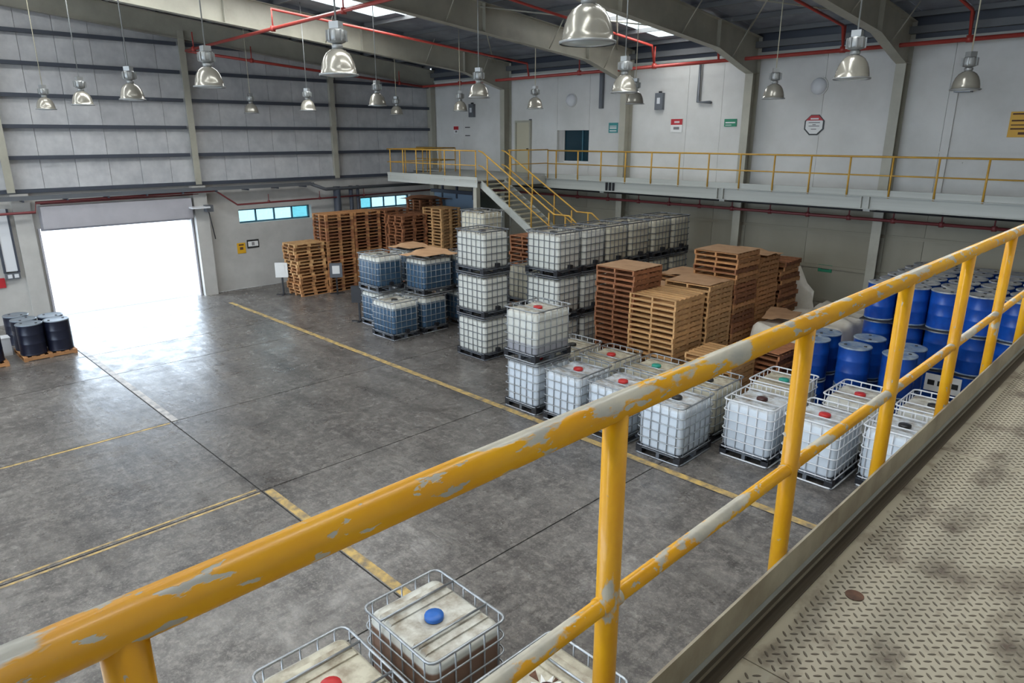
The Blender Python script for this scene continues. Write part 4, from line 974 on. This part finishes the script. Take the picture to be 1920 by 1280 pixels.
# plywood layers between the tiers carry the inner drums
for k in (1, 2):
    tag(MB().box(-5.52, -1.5, 17.28, 21.3, k * TIER - .025, k * TIER - .004).build('layer_board', 'black'), ('lower' if k == 1 else 'upper') + ' dark layer board between tiers of the blue drum block', 'board', 'layer boards')
LOWD = [(-5.60, 14.88, 'left front'), (-5.62, 15.56, 'left back'), (-4.76, 14.92, 'middle front'), (-4.76, 15.78, 'middle back'), (-3.92, 15.62, 'right back'), (-3.90, 14.94, 'right front')]
for x, yv, n_ in LOWD:
    for k, q in enumerate(('lower', 'upper')):
        drum(x, yv, k * TIER, 'bluelid', '%s blue drum of the %s pair behind the tanks' % (q, n_), 'blue drums stacked two high behind the tanks')
t = thing('drum_label', 'white placard with black symbols before the tall blue drums', 'placard', (-3.55, 17.24, .62))
bar('board', 'sign_white', t, -.36, .36, -.012, 0, -.2, .2)
for a, b in ((-.30, -.16), (-.10, .02), (.06, .12), (.18, .31)): bar('mark', 'sign_dark', t, a, b, -.016, -.012, -.06, .06)
bar('stake', 'dark', t, -.02, .02, 0, .02, -.62, .1)
# dark drums by the loading door
def flat_pallet(x, yv, label, rz=0, wood='wood'):
    t = thing('pallet', label, 'pallet', (x, yv, 0), rz, 'drum pallets'); pallet_parts(t, wood, 1.3, 1.3)
flat_pallet(-23.0, 3.85, 'wooden pallet under the four navy drums'); flat_pallet(-22.9, 2.2, 'wooden pallet at the left edge under a navy drum')
for x, yv, n_ in ((-22.70, 3.52, 'front left'), (-22.70, 4.18, 'front right'), (-23.36, 3.52, 'back left'), (-23.36, 4.18, 'back right')):
    drum(x, yv, PH, 'navy', n_ + ' navy drum on the pallet by the loading door', 'navy drums by the loading door')
drum(-24.7, 3.55, 0, 'navy', 'navy drum standing behind the palletised four', 'navy drums by the loading door')
drum(-22.65, 2.5, PH, 'navy', 'navy drum cut by the left edge of the view', 'navy drums by the loading door')
t = thing('white_box', 'white carton on the floor between the navy drums', 'carton', (-23.6, 2.95, 0)); bar('carton_body', 'tray_white', t, -.2, .2, -.18, .18, 0, .5); bar('lid_flap', 'tray_white', t, -.21, .21, -.19, .19, .5, .52)

# ================================================================== WHITE SHEETING
def drape(label, x0, x1, y0, y1, h, seed, m='plastic', name='plastic_sheet', amp=.10):
    rnd = random.Random(seed); nx, ny = 26, 44; mb = MB(); v = []
    ph = [(rnd.uniform(1, 6), rnd.uniform(1, 6), rnd.uniform(0, 6.28), rnd.uniform(.3, 1)) for _ in range(9)]
    for j in range(ny + 1):
        for i in range(nx + 1):
            u, w_ = i / nx, j / ny
            ed = min(u, 1 - u, w_, 1 - w_); s = min(1, max(0, ed / .09)); s = s * s * (3 - 2 * s)
            zz = sum(a[3] * math.sin(a[0] * u * 3 + a[1] * w_ * 5 + a[2]) for a in ph) / 9
            fold = .03 * math.sin(u * 40 + w_ * 7) * (1 - s)
            v.append((x0 + (x1 - x0) * u + fold, y0 + (y1 - y0) * w_ + .03 * math.sin(u * 37) * (1 - s), max(.004, h * s + zz * amp * 1.6 * s)))
    f = [(j * (nx + 1) + i, j * (nx + 1) + i + 1, (j + 1) * (nx + 1) + i + 1, (j + 1) * (nx + 1) + i) for j in range(ny) for i in range(nx)]
    o = mb.add(v, f, True).build(name, m)
    sd = o.modifiers.new('thickness', 'SOLIDIFY'); sd.thickness = .01
    return tag(o, label, 'plastic sheet', 'white sheeting')
drape('white plastic sheeting draped over goods beside the pallets', -7.98, -5.75, 16.25, 19.3, 1.36, 3)
drape('white plastic sheeting heaped against the back wall', -8.0, -5.7, 19.32, 21.38, 1.2, 5)
card('grey-brown board lying on the white sheeting', -7.5, 17.5, 1.46, .8, 1.2, .25, 'card', .08)
def film(label, pts, hgt, m='plastic'):
    mb = MB(); v = []; n = len(pts)
    for k in range(6):
        for (x, yv, s) in pts: v.append((x + .05 * math.sin(k * 1.7 + x * 9), yv + .06 * math.sin(k * 2.1 + x * 7), hgt * s * k / 5))
    f = [(k * n + i, k * n + i + 1, (k + 1) * n + i + 1, (k + 1) * n + i) for k in range(5) for i in range(n - 1)]
    o = mb.add(v, f, True).build('wrap_film', m); sd = o.modifiers.new('thickness', 'SOLIDIFY'); sd.thickness = .01
    tag(o, label, 'plastic wrap')
film('loose clear wrap hanging behind the untidy pallet stack', [(-9.3, 20.6, 1), (-8.9, 20.7, 1.0), (-8.5, 20.6, .9), (-8.2, 20.75, .7), (-7.95, 20.7, .62)], 2.5)

# ================================================================== STAND SIGNS
def stand_sign(label, x, yv, face, rz, h_=1.25, boardc='sign_white'):
    t = thing('stand_sign', label, 'sign stand', (x, yv, 0), rz, 'sign stands')
    bar('foot', 'black', t, -.28, .28, -.04, .04, 0, .03); bar('foot', 'black', t, -.04, .04, -.2, .2, 0, .03)
    bar('post', 'black', t, -.03, .03, -.03, .03, .03, h_)
    bar('board', boardc, t, -.24, .24, -.05, -.03, h_ - .55, h_ + .02); bar('board_back', 'tray_white' if boardc == 'sign_white' else 'black', t, -.24, .24, .03, .05, h_ - .55, h_ + .02)
    bar('notice', face, t, -.14, .14, -.056, -.05, h_ - .4, h_ - .08)
stand_sign('white-board sign stand left of the shortest pallet stack', -25.25, 12.38, 'sign_white', R(50))
stand_sign('grey-board sign stand between the first two pallet stacks', -23.95, 14.0, 'sign_white', R(60), 1.2, 'galv_dark')
stand_sign('black-board sign stand beside the blue tanks', -19.62, 12.25, 'black', R(40), 1.2, 'black')
